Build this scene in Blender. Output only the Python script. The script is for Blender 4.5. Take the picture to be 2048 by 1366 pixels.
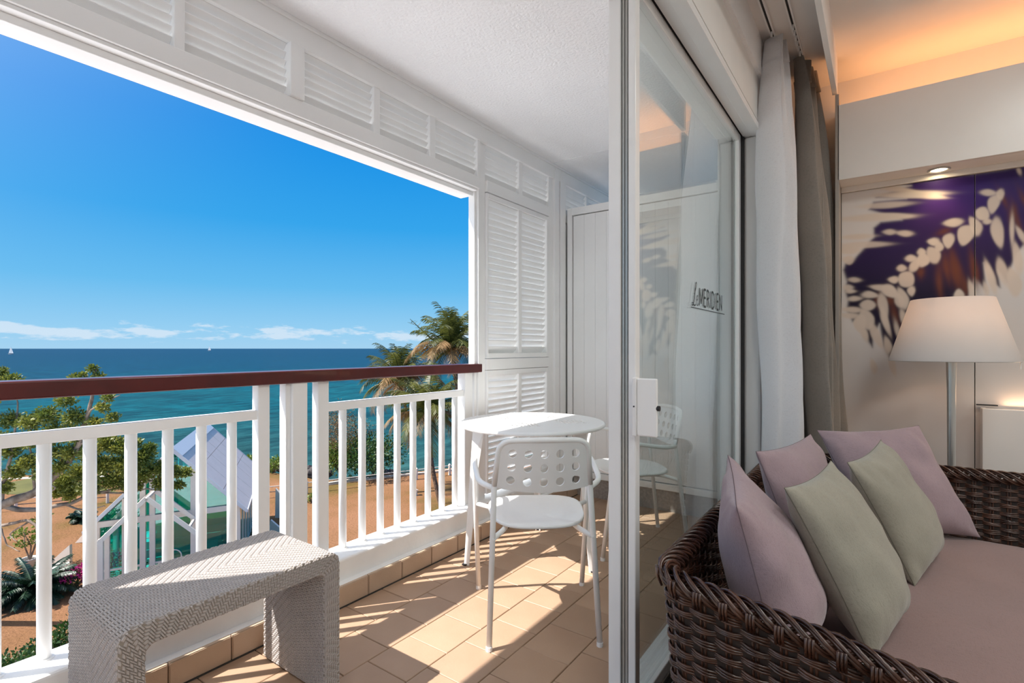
import bpy, bmesh, math, random
import numpy as np
from mathutils import Vector, Matrix, noise as mnoise
R = random.Random(7)
PI = math.pi
for o in list(bpy.data.objects): bpy.data.objects.remove(o)
S = bpy.context.scene
C = S.collection

# ---------------------------------------------------------------- camera, sky, sun, exposure
YAW, EYE = 0.6215, 1.15          # level camera, standing inside the room by the open sliding door
cam_d = bpy.data.cameras.new('camera')
cam_d.lens = 1030 / 2048 * 36; cam_d.sensor_width = 36; cam_d.shift_y = 14 / 2048
cam_d.clip_start = 0.05; cam_d.clip_end = 60000
cam = bpy.data.objects.new('camera', cam_d); C.objects.link(cam)
cam.location = (0, 0, EYE); cam.rotation_euler = (PI / 2, 0, YAW)
S.camera = cam
S.view_settings.view_transform = 'Standard'; S.view_settings.look = 'None'
S.view_settings.gamma = 1; S.view_settings.use_curve_mapping = False
S.view_settings.exposure = 0.98
S.cycles.max_bounces = 14; S.cycles.diffuse_bounces = 8; S.cycles.transparent_max_bounces = 40
S.cycles.glossy_bounces = 6; S.cycles.caustics_reflective = False; S.cycles.caustics_refractive = False

SUN_STRENGTH = 5.0
sun_d = bpy.data.lights.new('sun', 'SUN'); sun_d.energy = SUN_STRENGTH; sun_d.angle = 0.009
sun_d.color = (1.0, 0.95, 0.89)
sun = bpy.data.objects.new('sun', sun_d); C.objects.link(sun)
sun.rotation_euler = Vector((0.48, 0.60, -1.0)).to_track_quat('-Z', 'Y').to_euler()

def node(nt, kind, **kw):
    n = nt.nodes.new(kind)
    for k, v in kw.items():
        if k in n.inputs.keys(): n.inputs[k].default_value = v
        else: setattr(n, k, v)
    return n
def ramp(nt, stops, fac=None):
    n = nt.nodes.new('ShaderNodeValToRGB'); e = n.color_ramp.elements
    while len(e) < len(stops): e.new(0.5)
    for el, (p, c) in zip(e, stops):
        el.position = p; el.color = (c[0], c[1], c[2], 1) if not isinstance(c, (int, float)) else (c, c, c, 1)
    if fac is not None: nt.links.new(fac, n.inputs[0])
    return n
def vmath(nt, op, a, b=None, c=None):
    n = nt.nodes.new('ShaderNodeMath'); n.operation = op
    for i, x in enumerate((a, b, c)):
        if x is None: continue
        if isinstance(x, (int, float)): n.inputs[i].default_value = x
        else: nt.links.new(x, n.inputs[i])
    return n.outputs[0]
def mixc(nt, fac, a, b, mode='MIX'):
    n = nt.nodes.new('ShaderNodeMix'); n.data_type = 'RGBA'; n.blend_type = mode
    for sock, x in ((n.inputs[0], fac), (n.inputs[6], a), (n.inputs[7], b)):
        if isinstance(x, (int, float)): sock.default_value = x
        elif isinstance(x, (tuple, list)): sock.default_value = (x[0], x[1], x[2], 1)
        else: nt.links.new(x, sock)
    return n.outputs[2]

SKY_STRENGTH = 0.53
w = bpy.data.worlds.new('sky'); S.world = w; w.use_nodes = True
nt = w.node_tree; nt.nodes.clear()
tc = nt.nodes.new('ShaderNodeTexCoord'); sp = nt.nodes.new('ShaderNodeSeparateXYZ')
nt.links.new(tc.outputs['Generated'], sp.inputs[0])
sky = ramp(nt, [(0.0, (0.36, 0.62, 0.84)), (0.03, (0.30, 0.60, 0.85)), (0.11, (0.13, 0.48, 0.83)), (0.22, (0.035, 0.36, 0.80)),
                (0.36, (0.007, 0.27, 0.76)), (0.6, (0.010, 0.22, 0.66)), (1.0, (0.03, 0.20, 0.56))], sp.outputs[2])
# a wide pale veil of forward-scattered light around the sun, as in any clear sky
sd = Vector((-0.48, -0.60, 1.0)).normalized()
dp = nt.nodes.new('ShaderNodeVectorMath'); dp.operation = 'DOT_PRODUCT'
nt.links.new(tc.outputs['Generated'], dp.inputs[0]); dp.inputs[1].default_value = sd
halo = vmath(nt, 'POWER', vmath(nt, 'MAXIMUM', dp.outputs['Value'], 0.0), 5.0)
col = mixc(nt, vmath(nt, 'MULTIPLY', halo, 0.9), sky.outputs[0], (2.2, 2.25, 2.3))
# low row of cumulus above the horizon
mp = nt.nodes.new('ShaderNodeMapping'); mp.inputs['Scale'].default_value = (10.0, 10.0, 42.0)
nt.links.new(tc.outputs['Generated'], mp.inputs[0])
nz = node(nt, 'ShaderNodeTexNoise', Scale=1.5, Detail=7.0, Roughness=0.6); nt.links.new(mp.outputs[0], nz.inputs['Vector'])
band = ramp(nt, [(0.0, 0.0), (0.006, 0.2), (0.015, 0.38), (0.026, 0.49), (0.040, 0.35), (0.055, 0.1), (0.07, 0.0)], sp.outputs[2])
cl = vmath(nt, 'ADD', nz.outputs[0], band.outputs[0])
clm = ramp(nt, [(0.90, 0.0), (1.0, 0.5)], cl)
hz = vmath(nt, 'MULTIPLY', clm.outputs[0], vmath(nt, 'GREATER_THAN', band.outputs[0], 0.001))
col = mixc(nt, hz, col, (0.86, 0.88, 0.92))
bg = nt.nodes.new('ShaderNodeBackground'); bg.inputs[1].default_value = SKY_STRENGTH
nt.links.new(col, bg.inputs[0]); wo = nt.nodes.new('ShaderNodeOutputWorld'); nt.links.new(bg.outputs[0], wo.inputs[0])

def area(name, loc, rot, sx, sy, power, color):
    d = bpy.data.lights.new(name, 'AREA'); d.shape = 'RECTANGLE'; d.size = sx; d.size_y = sy; d.energy = power; d.color = color
    o = bpy.data.objects.new(name, d); C.objects.link(o); o.location = loc; o.rotation_euler = rot
    return o
# the room's own lamps: cove strip above the fascia, strip behind the wall ledge; the ceiling lights are unseen, added fill
area('cove_strip_light', (0.95, 3.50, 2.40), (PI, 0, 0), 2.2, 0.06, 3.0, (1.0, 0.42, 0.15))
area('wall_ledge_strip_light', (1.0, 3.50, 0.86), (PI, 0, 0), 1.0, 0.03, 0.6, (1.0, 0.62, 0.35))
for lx, ly in ((0.9, 0.4), (2.2, 0.4), (0.9, 2.0), (2.2, 2.0), (1.6, -1.2)):
    area('ceiling_fill_light', (lx, ly, 2.70), (0, 0, 0), 0.5, 0.5, 6.6, (0.96, 1.0, 0.97))

# ---------------------------------------------------------------- helpers
def tag(o, label=None, cat=None, group=None, kind=None):
    if label: o['label'] = label
    if cat: o['category'] = cat
    if group: o['group'] = group
    if kind: o['kind'] = kind
    return o
def thing(name, loc, label=None, cat=None, group=None, rz=0.0, kind=None):
    o = bpy.data.objects.new(name, None); C.objects.link(o); o.empty_display_size = 0.05
    o.location = loc; o.rotation_euler = (0, 0, rz)
    return tag(o, label, cat, group, kind)
def copy_tree(o, parent=None):
    c = o.copy(); C.objects.link(c); c.parent = parent
    for ch in list(o.children): copy_tree(ch, c)
    return c
def link_mesh(name, me, m, parent=None):
    o = bpy.data.objects.new(name, me); C.objects.link(o); o.parent = parent
    if m and not me.materials: me.materials.append(m)
    return o
class MB:
    def __init__(s): s.v = []; s.f = []
    def add(s, vs, fs):
        b = len(s.v); s.v.extend(tuple(x) for x in vs); s.f.extend(tuple(i + b for i in f) for f in fs); return s
    def box(s, a, b):
        (x0, y0, z0), (x1, y1, z1) = a, b
        return s.add([(x0,y0,z0),(x1,y0,z0),(x1,y1,z0),(x0,y1,z0),(x0,y0,z1),(x1,y0,z1),(x1,y1,z1),(x0,y1,z1)],
                     [(3,2,1,0),(4,5,6,7),(0,1,5,4),(1,2,6,5),(2,3,7,6),(3,0,4,7)])
    def obox(s, c, size, m):
        c = Vector(c); hx, hy, hz = (q / 2 for q in size)
        vs = [c + m @ Vector((x*hx, y*hy, z*hz)) for z in (-1,1) for x, y in ((-1,-1),(1,-1),(1,1),(-1,1))]
        return s.add(vs, [(3,2,1,0),(4,5,6,7),(0,1,5,4),(1,2,6,5),(2,3,7,6),(3,0,4,7)])
    def bar(s, a, b, wd, ht, up=(0,0,1)):
        a, b = Vector(a), Vector(b); d = (b - a); l = d.length; d.normalize()
        side = d.cross(Vector(up))
        if side.length < 1e-5: side = d.cross(Vector((0,1,0)))
        side.normalize(); u = side.cross(d)
        m = Matrix((side, d, u)).transposed()
        return s.obox((a + b) / 2, (wd, l, ht), m)
    def tube(s, pts, r, n=8, closed=False, caps=True, flat=1.0):
        pts = [Vector(p) for p in pts]; k = len(pts)
        rs = r if isinstance(r, (list, tuple)) else [r] * k
        tans = []
        for i in range(k):
            if closed: t = pts[(i+1) % k] - pts[i-1]
            else: t = pts[min(i+1, k-1)] - pts[max(i-1, 0)]
            tans.append(t.normalized() if t.length > 1e-9 else Vector((0,0,1)))
        t0 = tans[0]; nrm = t0.cross(Vector((0,0,1)))
        if nrm.length < 1e-3: nrm = t0.cross(Vector((0,1,0)))
        nrm.normalize(); base = len(s.v)
        for i in range(k):
            if i:
                nrm = nrm - tans[i] * nrm.dot(tans[i])
                if nrm.length < 1e-6: nrm = tans[i].orthogonal()
                nrm.normalize()
            bn = tans[i].cross(nrm)
            for j in range(n):
                a = 2 * PI * j / n
                s.v.append(tuple(pts[i] + (nrm * math.cos(a) + bn * (math.sin(a) * flat)) * rs[i]))
        for i in range(k if closed else k - 1):
            q = (i + 1) % k
            for j in range(n):
                jj = (j + 1) % n
                s.f.append((base+i*n+j, base+i*n+jj, base+q*n+jj, base+q*n+j))
        if caps and not closed:
            s.f.append(tuple(base + j for j in range(n))[::-1]); s.f.append(tuple(base + (k-1)*n + j for j in range(n)))
        return s
    def lathe(s, prof, n=24, c=(0,0,0), cap0=True, cap1=True):
        base = len(s.v); k = len(prof)
        for r, z in prof:
            for j in range(n):
                a = 2*PI*j/n; s.v.append((c[0]+r*math.cos(a), c[1]+r*math.sin(a), c[2]+z))
        for i in range(k-1):
            for j in range(n):
                jj = (j+1) % n
                s.f.append((base+i*n+j, base+i*n+jj, base+(i+1)*n+jj, base+(i+1)*n+j))
        if cap0: s.f.append(tuple(base+j for j in range(n))[::-1])
        if cap1: s.f.append(tuple(base+(k-1)*n+j for j in range(n)))
        return s
    def prism(s, poly, d):
        n = len(poly); p = [Vector(q) for q in poly]; d = Vector(d)
        return s.add(p + [q + d for q in p], [tuple(range(n))[::-1], tuple(range(n, 2*n))] + [(i, (i+1) % n, n+(i+1) % n, n+i) for i in range(n)])
    def grid(s, fn, nu, nv, wrap=False):
        base = len(s.v)
        for i in range(nu + 1):
            for j in range(nv + 1): s.v.append(tuple(fn(i/nu, j/nv)))
        for i in range(nu):
            for j in range(nv):
                a = base + i*(nv+1) + j; s.f.append((a, a+nv+1, a+nv+2, a+1))
        return s
    def mesh(s, name, m=None, smooth=False, off=None):
        me = bpy.data.meshes.new(name)
        vs = s.v if off is None else [(x-off[0], y-off[1], z-off[2]) for x, y, z in s.v]
        me.from_pydata(vs, [], s.f); me.update()
        if m: me.materials.append(m)
        if smooth: me.polygons.foreach_set('use_smooth', [True]*len(me.polygons))
        return me
    def build(s, name, m, parent=None, smooth=False, bevel=0, seg=2, auto=None, weld=0):
        off = None; p = parent
        while p is not None and p.parent is not None: p = p.parent
        if p is not None and abs(p.rotation_euler.z) < 1e-9: off = p.location
        me = s.mesh(name, m, smooth, off)
        bm = bmesh.new(); bm.from_mesh(me)
        if weld: bmesh.ops.remove_doubles(bm, verts=bm.verts, dist=weld)
        bmesh.ops.recalc_face_normals(bm, faces=bm.faces); bm.to_mesh(me); bm.free()
        o = link_mesh(name, me, m, parent)
        if bevel:
            b = o.modifiers.new('bevel', 'BEVEL'); b.width = bevel; b.segments = seg; b.limit_method = 'ANGLE'
        if auto:
            try: me.shade_auto_smooth(angle=auto)
            except Exception: pass
        return o
def arc_path(pts, rad, n=6):
    """polyline with its inner corners rounded"""
    pts = [Vector(p) for p in pts]; out = [pts[0]]
    for i in range(1, len(pts)-1):
        a, b, c = pts[i-1], pts[i], pts[i+1]
        r = rad[i-1] if isinstance(rad, (list, tuple)) else rad
        u, v = (a-b), (c-b); r1 = min(r, u.length*0.48, v.length*0.48)
        p0, p2 = b + u.normalized()*r1, b + v.normalized()*r1
        for k in range(n+1):
            t = k/n; out.append(p0*(1-t)**2 + b*2*t*(1-t) + p2*t*t)
    out.append(pts[-1]); return out

# viewing ray of a photograph pixel (2048 x 1366), cut with a real plane or taken at a real distance
CS, SN, F = math.cos(YAW), math.sin(YAW), 1030.0
def ray(u, v): return Vector((-SN*F + CS*(u-1024), CS*F + SN*(u-1024), 697 - v))
def at_z(u, v, z): d = ray(u, v); t = (z-EYE)/d.z; return Vector((d.x*t, d.y*t, z))
def at_y(u, v, y): d = ray(u, v); t = y/d.y; return Vector((d.x*t, y, EYE+d.z*t))
def at_x(u, v, x): d = ray(u, v); t = x/d.x; return Vector((x, d.y*t, EYE+d.z*t))
def at_d(u, v, dist): d = ray(u, v)*(dist/F); return Vector((d.x, d.y, EYE+d.z))

# ---------------------------------------------------------------- materials
def mat(name, col, rough=0.5, var=0.0, vscale=8.0, bump=0.0, bscale=60.0, metal=0.0, spec=0.5, rnd=0.0, detail=3.0, col2=None, sheen=0.0, coat=0.0, transl=0.0, bdist=0.01):
    m = bpy.data.materials.new(name); m.use_nodes = True; nt = m.node_tree; b = nt.nodes['Principled BSDF']
    b.inputs['Roughness'].default_value = rough; b.inputs['Metallic'].default_value = metal
    b.inputs['Specular IOR Level'].default_value = spec; b.inputs['Sheen Weight'].default_value = sheen; b.inputs['Coat Weight'].default_value = coat
    tcn = nt.nodes.new('ShaderNodeTexCoord')
    c2 = col2 or tuple(max(0, x*(1-var)) for x in col)
    n1 = node(nt, 'ShaderNodeTexNoise', Scale=vscale, Detail=detail); nt.links.new(tcn.outputs['Object'], n1.inputs['Vector'])
    rp = ramp(nt, [(0.35, c2), (0.65, col)], n1.outputs[0]); out = rp.outputs[0]
    if rnd:
        oi = nt.nodes.new('ShaderNodeObjectInfo')
        hs = nt.nodes.new('ShaderNodeHueSaturation')
        nt.links.new(vmath(nt, 'MULTIPLY_ADD', oi.outputs['Random'], 2*rnd, 1-rnd), hs.inputs['Value']); nt.links.new(out, hs.inputs['Color']); out = hs.outputs[0]
    nt.links.new(out, b.inputs['Base Color'])
    if bump:
        n2 = node(nt, 'ShaderNodeTexNoise', Scale=bscale, Detail=3.0); nt.links.new(tcn.outputs['Object'], n2.inputs['Vector'])
        bp = node(nt, 'ShaderNodeBump', Strength=bump, Distance=bdist); nt.links.new(n2.outputs[0], bp.inputs['Height']); nt.links.new(bp.outputs[0], b.inputs['Normal'])
    if transl:
        o = nt.nodes['Material Output']; t = nt.nodes.new('ShaderNodeBsdfTranslucent'); nt.links.new(out, t.inputs[0])
        mx = nt.nodes.new('ShaderNodeMixShader'); mx.inputs[0].default_value = transl
        nt.links.new(b.outputs[0], mx.inputs[1]); nt.links.new(t.outputs[0], mx.inputs[2]); nt.links.new(mx.outputs[0], o.inputs[0])
    return m
def fabric(name, col, scale=420.0, var=0.12, bump=0.25, transl=0.0):
    m = mat(name, col, 0.9, var=var, vscale=5.0, spec=0.15, sheen=0.3, transl=transl)
    nt = m.node_tree; b = nt.nodes['Principled BSDF']; tcn = nt.nodes.new('ShaderNodeTexCoord')
    hs = []
    for ax in (0, 1):
        mpn = nt.nodes.new('ShaderNodeMapping'); mpn.inputs['Scale'].default_value = (scale, scale*0.12, scale) if ax else (scale*0.12, scale, scale*0.2)
        nt.links.new(tcn.outputs['Object'], mpn.inputs[0]); n = node(nt, 'ShaderNodeTexNoise', Scale=1.0, Detail=1.0)
        nt.links.new(mpn.outputs[0], n.inputs['Vector']); hs.append(n.outputs[0])
    h = vmath(nt, 'ADD', hs[0], hs[1])
    bp = node(nt, 'ShaderNodeBump', Strength=bump, Distance=0.002); nt.links.new(h, bp.inputs['Height']); nt.links.new(bp.outputs[0], b.inputs['Normal'])
    src = b.inputs['Base Color'].links[0].from_socket
    dk = ramp(nt, [(0.6, 0.82), (1.4, 1.0)], vmath(nt, 'MULTIPLY', h, 1.0)); dk.color_ramp.elements[1].position = 1.0
    nt.links.new(mixc(nt, 1.0, src, dk.outputs[0], 'MULTIPLY'), b.inputs['Base Color'])
    return m
def glass_mat(name, tint, base=0.04, gloss=(1,1,1)):
    m = bpy.data.materials.new(name); m.use_nodes = True; nt = m.node_tree; nt.nodes.clear()
    o = nt.nodes.new('ShaderNodeOutputMaterial'); t = node(nt, 'ShaderNodeBsdfTransparent'); t.inputs[0].default_value = (*tint, 1)
    g = node(nt, 'ShaderNodeBsdfGlossy', Roughness=0.0); g.inputs[0].default_value = (*gloss, 1)
    lw = node(nt, 'ShaderNodeLayerWeight', Blend=0.5)
    fr = vmath(nt, 'MULTIPLY_ADD', vmath(nt, 'POWER', lw.outputs['Facing'], 4.0), 1-base, base)
    mx = nt.nodes.new('ShaderNodeMixShader'); nt.links.new(fr, mx.inputs[0]); nt.links.new(t.outputs[0], mx.inputs[1]); nt.links.new(g.outputs[0], mx.inputs[2])
    nt.links.new(mx.outputs[0], o.inputs[0]); return m
def emit(name, col, st):
    m = bpy.data.materials.new(name); m.use_nodes = True; nt = m.node_tree; nt.nodes.clear()
    e = node(nt, 'ShaderNodeEmission', Strength=st); e.inputs[0].default_value = (*col, 1)
    o = nt.nodes.new('ShaderNodeOutputMaterial'); nt.links.new(e.outputs[0], o.inputs[0]); return m
M = {}
M['white'] = mat('white_paint', (0.93, 0.93, 0.925), 0.45, var=0.03, vscale=3, bump=0.03, bscale=30)
M['white_metal'] = mat('white_powder_coat', (0.91, 0.91, 0.905), 0.35, var=0.02, vscale=6)
M['stucco'] = mat('stucco_ceiling', (0.94, 0.94, 0.95), 0.9, var=0.03, vscale=2, bump=0.55, bscale=75, bdist=0.012)
M['concrete'] = mat('painted_concrete', (0.92, 0.92, 0.91), 0.7, var=0.06, vscale=5, bump=0.15, bscale=40)
M['tile'] = mat('terracotta_tile', (0.42, 0.28, 0.187), 0.55, vscale=4, col2=(0.385, 0.25, 0.163), bump=0.08, bscale=120, rnd=0.06)
M['ledge_tile'] = mat('ledge_tile', (0.56, 0.42, 0.31), 0.55, vscale=6, col2=(0.51, 0.375, 0.27), bump=0.08, bscale=120, rnd=0.05)
M['grout'] = mat('grout', (0.40, 0.32, 0.25), 0.9, var=0.2)
M['caulk'] = mat('dark_joint', (0.05, 0.045, 0.04), 0.9)
M['mahogany'] = mat('mahogany_rail', (0.092, 0.007, 0.006), 0.28, var=0.25, vscale=12, coat=0.25)
M['bench'] = mat('pale_resin_wicker', (0.45, 0.41, 0.39), 0.5, var=0.08, vscale=30)
M['bench_core'] = mat('pale_wicker_core', (0.30, 0.26, 0.22), 0.8)
M['rattan'] = mat('dark_rattan', (0.085, 0.035, 0.020), 0.25, vscale=22, col2=(0.035, 0.014, 0.009), spec=0.7)
M['rattan_core'] = mat('rattan_core', (0.018, 0.010, 0.007), 0.7)
M['alu'] = mat('white_aluminium', (0.88, 0.88, 0.88), 0.3, var=0.02)
M['track'] = mat('dark_track', (0.035, 0.032, 0.03), 0.45)
M['seal'] = mat('rubber_seal', (0.02, 0.02, 0.022), 0.6)
M['greyalu'] = mat('grey_aluminium', (0.42, 0.42, 0.40), 0.35, metal=0.6)
M['glass'] = glass_mat('door_glass', (0.945, 0.99, 0.98), 0.06)
M['wall'] = mat('interior_wall_paint', (0.80, 0.79, 0.77), 0.8, var=0.02, bump=0.03, bscale=90)
M['ceil_in'] = mat('interior_ceiling_paint', (0.82, 0.81, 0.80), 0.85, var=0.02)
M['gloss_panel'] = mat('lacquered_panel', (0.78, 0.75, 0.72), 0.3, var=0.02)
M['sheer'] = fabric('sheer_voile', (0.97, 0.97, 0.985), 700, 0.02, 0.1, transl=0.5)
M['drape'] = fabric('grey_drape', (0.27, 0.245, 0.22), 500, 0.1, 0.15)
M['lilac'] = fabric('lilac_linen', (0.355, 0.262, 0.288), 520, 0.10, 0.3)
M['sage'] = fabric('sage_linen', (0.315, 0.295, 0.24), 520, 0.08, 0.3)
M['mattress'] = fabric('mauve_linen', (0.265, 0.172, 0.162), 520, 0.08, 0.3)
M['seam'] = mat('seam_thread', (0.16, 0.115, 0.13), 0.9)
M['seam_sage'] = mat('sage_seam_thread', (0.14, 0.13, 0.10), 0.9)
M['shade'] = mat('lamp_shade_fabric', (0.76, 0.72, 0.70), 0.8, var=0.02, transl=0.4)
M['steel'] = mat('brushed_steel', (0.62, 0.62, 0.60), 0.3, metal=0.8)
M['bulb'] = emit('warm_bulb', (1.0, 0.72, 0.42), 5.0)
M['spot_bulb'] = emit('halogen_bulb', (1.0, 0.78, 0.45), 14.0)
M['ink'] = mat('grey_lettering', (0.05, 0.06, 0.065), 0.6)
M['carpet'] = mat('room_floor_boards', (0.16, 0.09, 0.055), 0.45, var=0.3, vscale=6)
# ---------------------------------------------------------------- balcony structure
XL = -2.04      # inner plane of the louvred outer wall
KS = 0.94
def ky(y): return y*KS
def kz(z): return EYE + (z - EYE)*KS
CZ = 2.65       # heights and lengths of the louvred wall are laid out on a 1 : 0.94 scale
CR = kz(CZ)     # balcony ceiling
YE = 3.575      # face of the white cupboard at the far end
def struct(name, loc=(0,0,0)): return thing(name, loc, kind='structure')

floor = MB().box((-2.3, -1.2, -0.25), (-0.72, 5.2, -0.010)).build('floor', M['grout']); floor['kind'] = 'structure'
tb = MB().box((-0.1, -0.1, -0.0095), (0.1, 0.1, 0)); tme = tb.mesh('floor_tile', M['tile'])
bmt = bmesh.new(); bmt.from_mesh(tme); bmesh.ops.bevel(bmt, geom=[e for e in bmt.edges if all(v.co.z > -0.001 for v in e.verts)], offset=0.002, segments=1, affect='EDGES'); bmt.to_mesh(tme); bmt.free()
PT = 0.2045
for i in range(6):
    for j in range(-4, 21):
        x = -1.945 + (i + 0.5) * PT; y = (j + 0.5) * PT + 0.005 + (0.1 if i % 2 else 0.0)
        if y > 4.2: continue
        o = link_mesh('floor_tile', tme, None, floor)
        o.location = (x, y, R.uniform(-0.0006, 0.0004)); o.rotation_euler = (R.uniform(-1, 1)*0.0015, R.uniform(-1, 1)*0.0015, 0)
        o.scale = (1.008, 1.008, 1)

ledge = MB().box((-2.16, -1.2, -0.2), (-1.996, 5.0, 0.19)).build('trim_1', M['concrete'], bevel=0.012, seg=3); ledge['kind'] = 'structure'
MB().box((-1.9965, -1.2, -0.2), (-1.958, 5.0, 0.094)).build('ledge_step', M['concrete'], ledge, bevel=0.004)
MB().box((-1.9575, -1.2, -0.008), (-1.938, 4.2, 0.003)).build('joint_strip', M['caulk'], ledge)
lt = MB().box((-0.009, -0.1015, 0.003), (0.009, 0.1015, 0.092)).mesh('ledge_tile', M['ledge_tile'])
bmt = bmesh.new(); bmt.from_mesh(lt); bmesh.ops.bevel(bmt, geom=[e for e in bmt.edges if all(v.co.x > 0 for v in e.verts)], offset=0.003, segments=2, affect='EDGES'); bmt.to_mesh(lt); bmt.free()
for j in range(-5, 13):
    o = link_mesh('ledge_tile', lt, None, ledge); o.location = (-1.951, 1.565 + 0.1025 + j*0.2075, 0)

ceil = MB().box((-2.2, -1.2, CR), (-0.5, 5.0, CR + 0.2)).build('ceiling', M['stucco']); ceil['kind'] = 'structure'
MB().box((XL, 3.362, CR - 0.003), (-0.6, 3.370, CR + 0.001)).build('joint_strip', M['stucco'], ceil)

# louvred outer wall: rails, posts, mullions and every slat a piece of its own
wl = struct('wall_left', (XL, 0, 0))
def wb(name, y0, y1, z0, z1, x0=-0.085, x1=0.0, bev=0.003, p=wl): return MB().box((XL + x0, ky(y0), kz(z0)), (XL + x1, ky(y1), kz(z1))).build(name, M['white'], p, bevel=bev)
wb('top_rail', -1.2, 5.2, 2.535, CZ, x1=0.004)
wb('top_bead', -1.2, 5.2, CZ - 0.018, CZ, x0=0.004, x1=0.016)
wb('bottom_rail', -1.2, 2.652, 2.215, 2.292)
wb('bottom_rail', 2.742, 3.55, 2.215, 2.292)
wb('bottom_rail', 3.80, 5.2, 2.215, 2.292)
wb('sill_lip', -1.2, 2.652, 2.200, 2.215, x0=-0.09, x1=-0.012)
wb('outer_sill', -1.2, 2.652, 2.172, 2.200, x0=-0.15, x1=-0.05)
for a, b in ((1.304, 1.374),): wb('post', a, b, 2.292, 2.535, x1=0.012)
wb('post', 2.672, 2.742, 0.05, CZ - 0.02, x1=-0.018); wb('post_head', 2.645, 2.672, 2.215, 2.54, x1=-0.004)
wb('post', 0.02, 0.10, 0.05, CZ - 0.02, x1=0.008); wb('backing_board', -1.2, 0.02, 0.05, 2.215, x0=-0.05, x1=-0.03)
wb('post_stop', 2.652, 2.672, 0.05, 2.215, x0=-0.085, x1=-0.035)
wb('post', 3.62, 3.69, 0.05, CZ - 0.02, x1=0.008); wb('post_bead', 3.55, 3.62, 0.05, 2.54, x1=-0.01)
wb('post_bead', 3.69, 3.715, 0.05, CZ - 0.02, x1=-0.02); wb('post', 3.715, 3.80, 0.02, CZ - 0.02, x1=0.008); wb('backing_board', 3.80, 4.80, 0.02, 2.215, x0=-0.03, x1=-0.012)
for a, b in ((-0.44, -0.40), (0.415, 0.455), (0.841, 0.879), (1.788, 1.828), (2.203, 2.25), (3.13, 3.176), (4.2, 4.24)):
    wb('mullion', a, b, 2.285, 2.54, x1=-0.006)
SLM = {}
def slats(parent, y0, y1, z0, z1, pitch=0.043, tilt=38, depth=0.0545, xo=-0.038):
    y0, y1, z0, z1, pitch = ky(y0), ky(y1), kz(z0), kz(z1), pitch*KS
    L = round(y1 - y0, 3); key = (L, tilt)
    base = parent.location
    if key not in SLM:
        m = Matrix.Rotation(math.radians(tilt), 3, 'Y')
        b = MB().obox((0, 0, 0), (0.009, L, depth), m); me = b.mesh('slat', M['white'])
        bm = bmesh.new(); bm.from_mesh(me); bmesh.ops.bevel(bm, geom=list(bm.edges), offset=0.002, segments=1, affect='EDGES'); bm.to_mesh(me); bm.free()
        SLM[key] = me
    n = max(1, int(round((z1 - z0) / pitch))); st = (z1 - z0) / n
    for k in range(n):
        o = link_mesh('slat', SLM[key], None, parent)
        o.location = (XL + xo - base.x, (y0 + y1)/2 - base.y, z0 + (k + 0.5)*st - base.z)
for a, b in ((-1.2, -0.44), (-0.40, 0.02), (0.10, 0.415), (0.455, 0.841), (0.879, 1.304), (1.374, 1.788), (1.828, 2.203), (2.25, 2.652), (2.742, 3.13), (3.176, 3.55), (3.80, 4.2), (4.24, 4.66)):
    slats(wl, a + 0.002, b - 0.002, 2.295, 2.533)
def shutter(z0, z1, label):
    t = thing('louvred_shutter', (XL, ky(3.14), kz(z0)), label, 'shutter')
    y0, y1 = 2.744, 3.548
    for a, b in ((y0, y0 + 0.018), (y1 - 0.03, y1)): wb('stile', a, b, z0, z1, x1=-0.004, p=t)
    wb('rail', y0 + 0.018, y1 - 0.03, z0, z0 + 0.035, x1=-0.004, p=t); wb('rail', y0 + 0.018, y1 - 0.03, z1 - 0.035, z1, x1=-0.004, p=t)
    wb('mullion', 3.128, 3.168, z0 + 0.035, z1 - 0.035, x1=-0.008, p=t)
    slats(t, y0 + 0.02, 3.126, z0 + 0.037, z1 - 0.037); slats(t, 3.17, y1 - 0.032, z0 + 0.037, z1 - 0.037)
    return t
shutter(1.083, 2.210, 'tall white louvred shutter between the opening and the corner post, above the mid rail')
shutter(0.16, 1.0, 'low white louvred shutter behind the round table, below the mid rail')
wb('mid_rail', 2.742, 3.55, 1.003, 1.080, x1=-0.002)
# far end wall behind the cupboard, slab edges above and below
we = MB().box((-2.12, 4.50, 0), (-0.5, 4.62, CR)).build('wall_back', M['white']); we['kind'] = 'structure'
fac = MB().box((-2.22, -1.2, CR + 0.2), (-0.6, 5.0, CR + 0.5)).build('trim_2', M['white']); fac['kind'] = 'structure'
fac2 = MB().box((-2.18, -1.2, -0.65), (-0.5, 5.0, -0.25)).build('trim_3', M['white']); fac2['kind'] = 'structure'

# white cupboard filling the end of the balcony
cb = thing('balcony_cupboard', (-1.3, YE + 0.3, 0), 'tall white boarded cupboard closing off the far end of the balcony', 'cupboard')
XA, XB, ZC, ZB = -2.022, -0.60, 2.256, 0.150
MB().box((XA + 0.01, YE + 0.05, ZB), (XB - 0.01, YE + 0.55, ZC - 0.01)).build('carcass', M['white'], cb)
MB().box((XA, YE, ZB), (XA + 0.043, YE + 0.05, ZC)).build('stile', M['white'], cb, bevel=0.003)
MB().box((XB - 0.043, YE, ZB), (XB, YE + 0.05, ZC)).build('stile', M['white'], cb, bevel=0.003)
MB().box((XA + 0.043, YE, ZC - 0.057), (XB - 0.043, YE + 0.05, ZC)).build('top_rail', M['white'], cb, bevel=0.003)
MB().box((XA + 0.043, YE, ZB), (XB - 0.043, YE + 0.05, ZB + 0.045)).build('bottom_rail', M['white'], cb, bevel=0.003)
MB().box((XA + 0.044, YE + 0.03, ZB + 0.045), (XB - 0.044, YE + 0.049, ZC - 0.057)).build('shadow_gap', M['seal'], cb)
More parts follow.
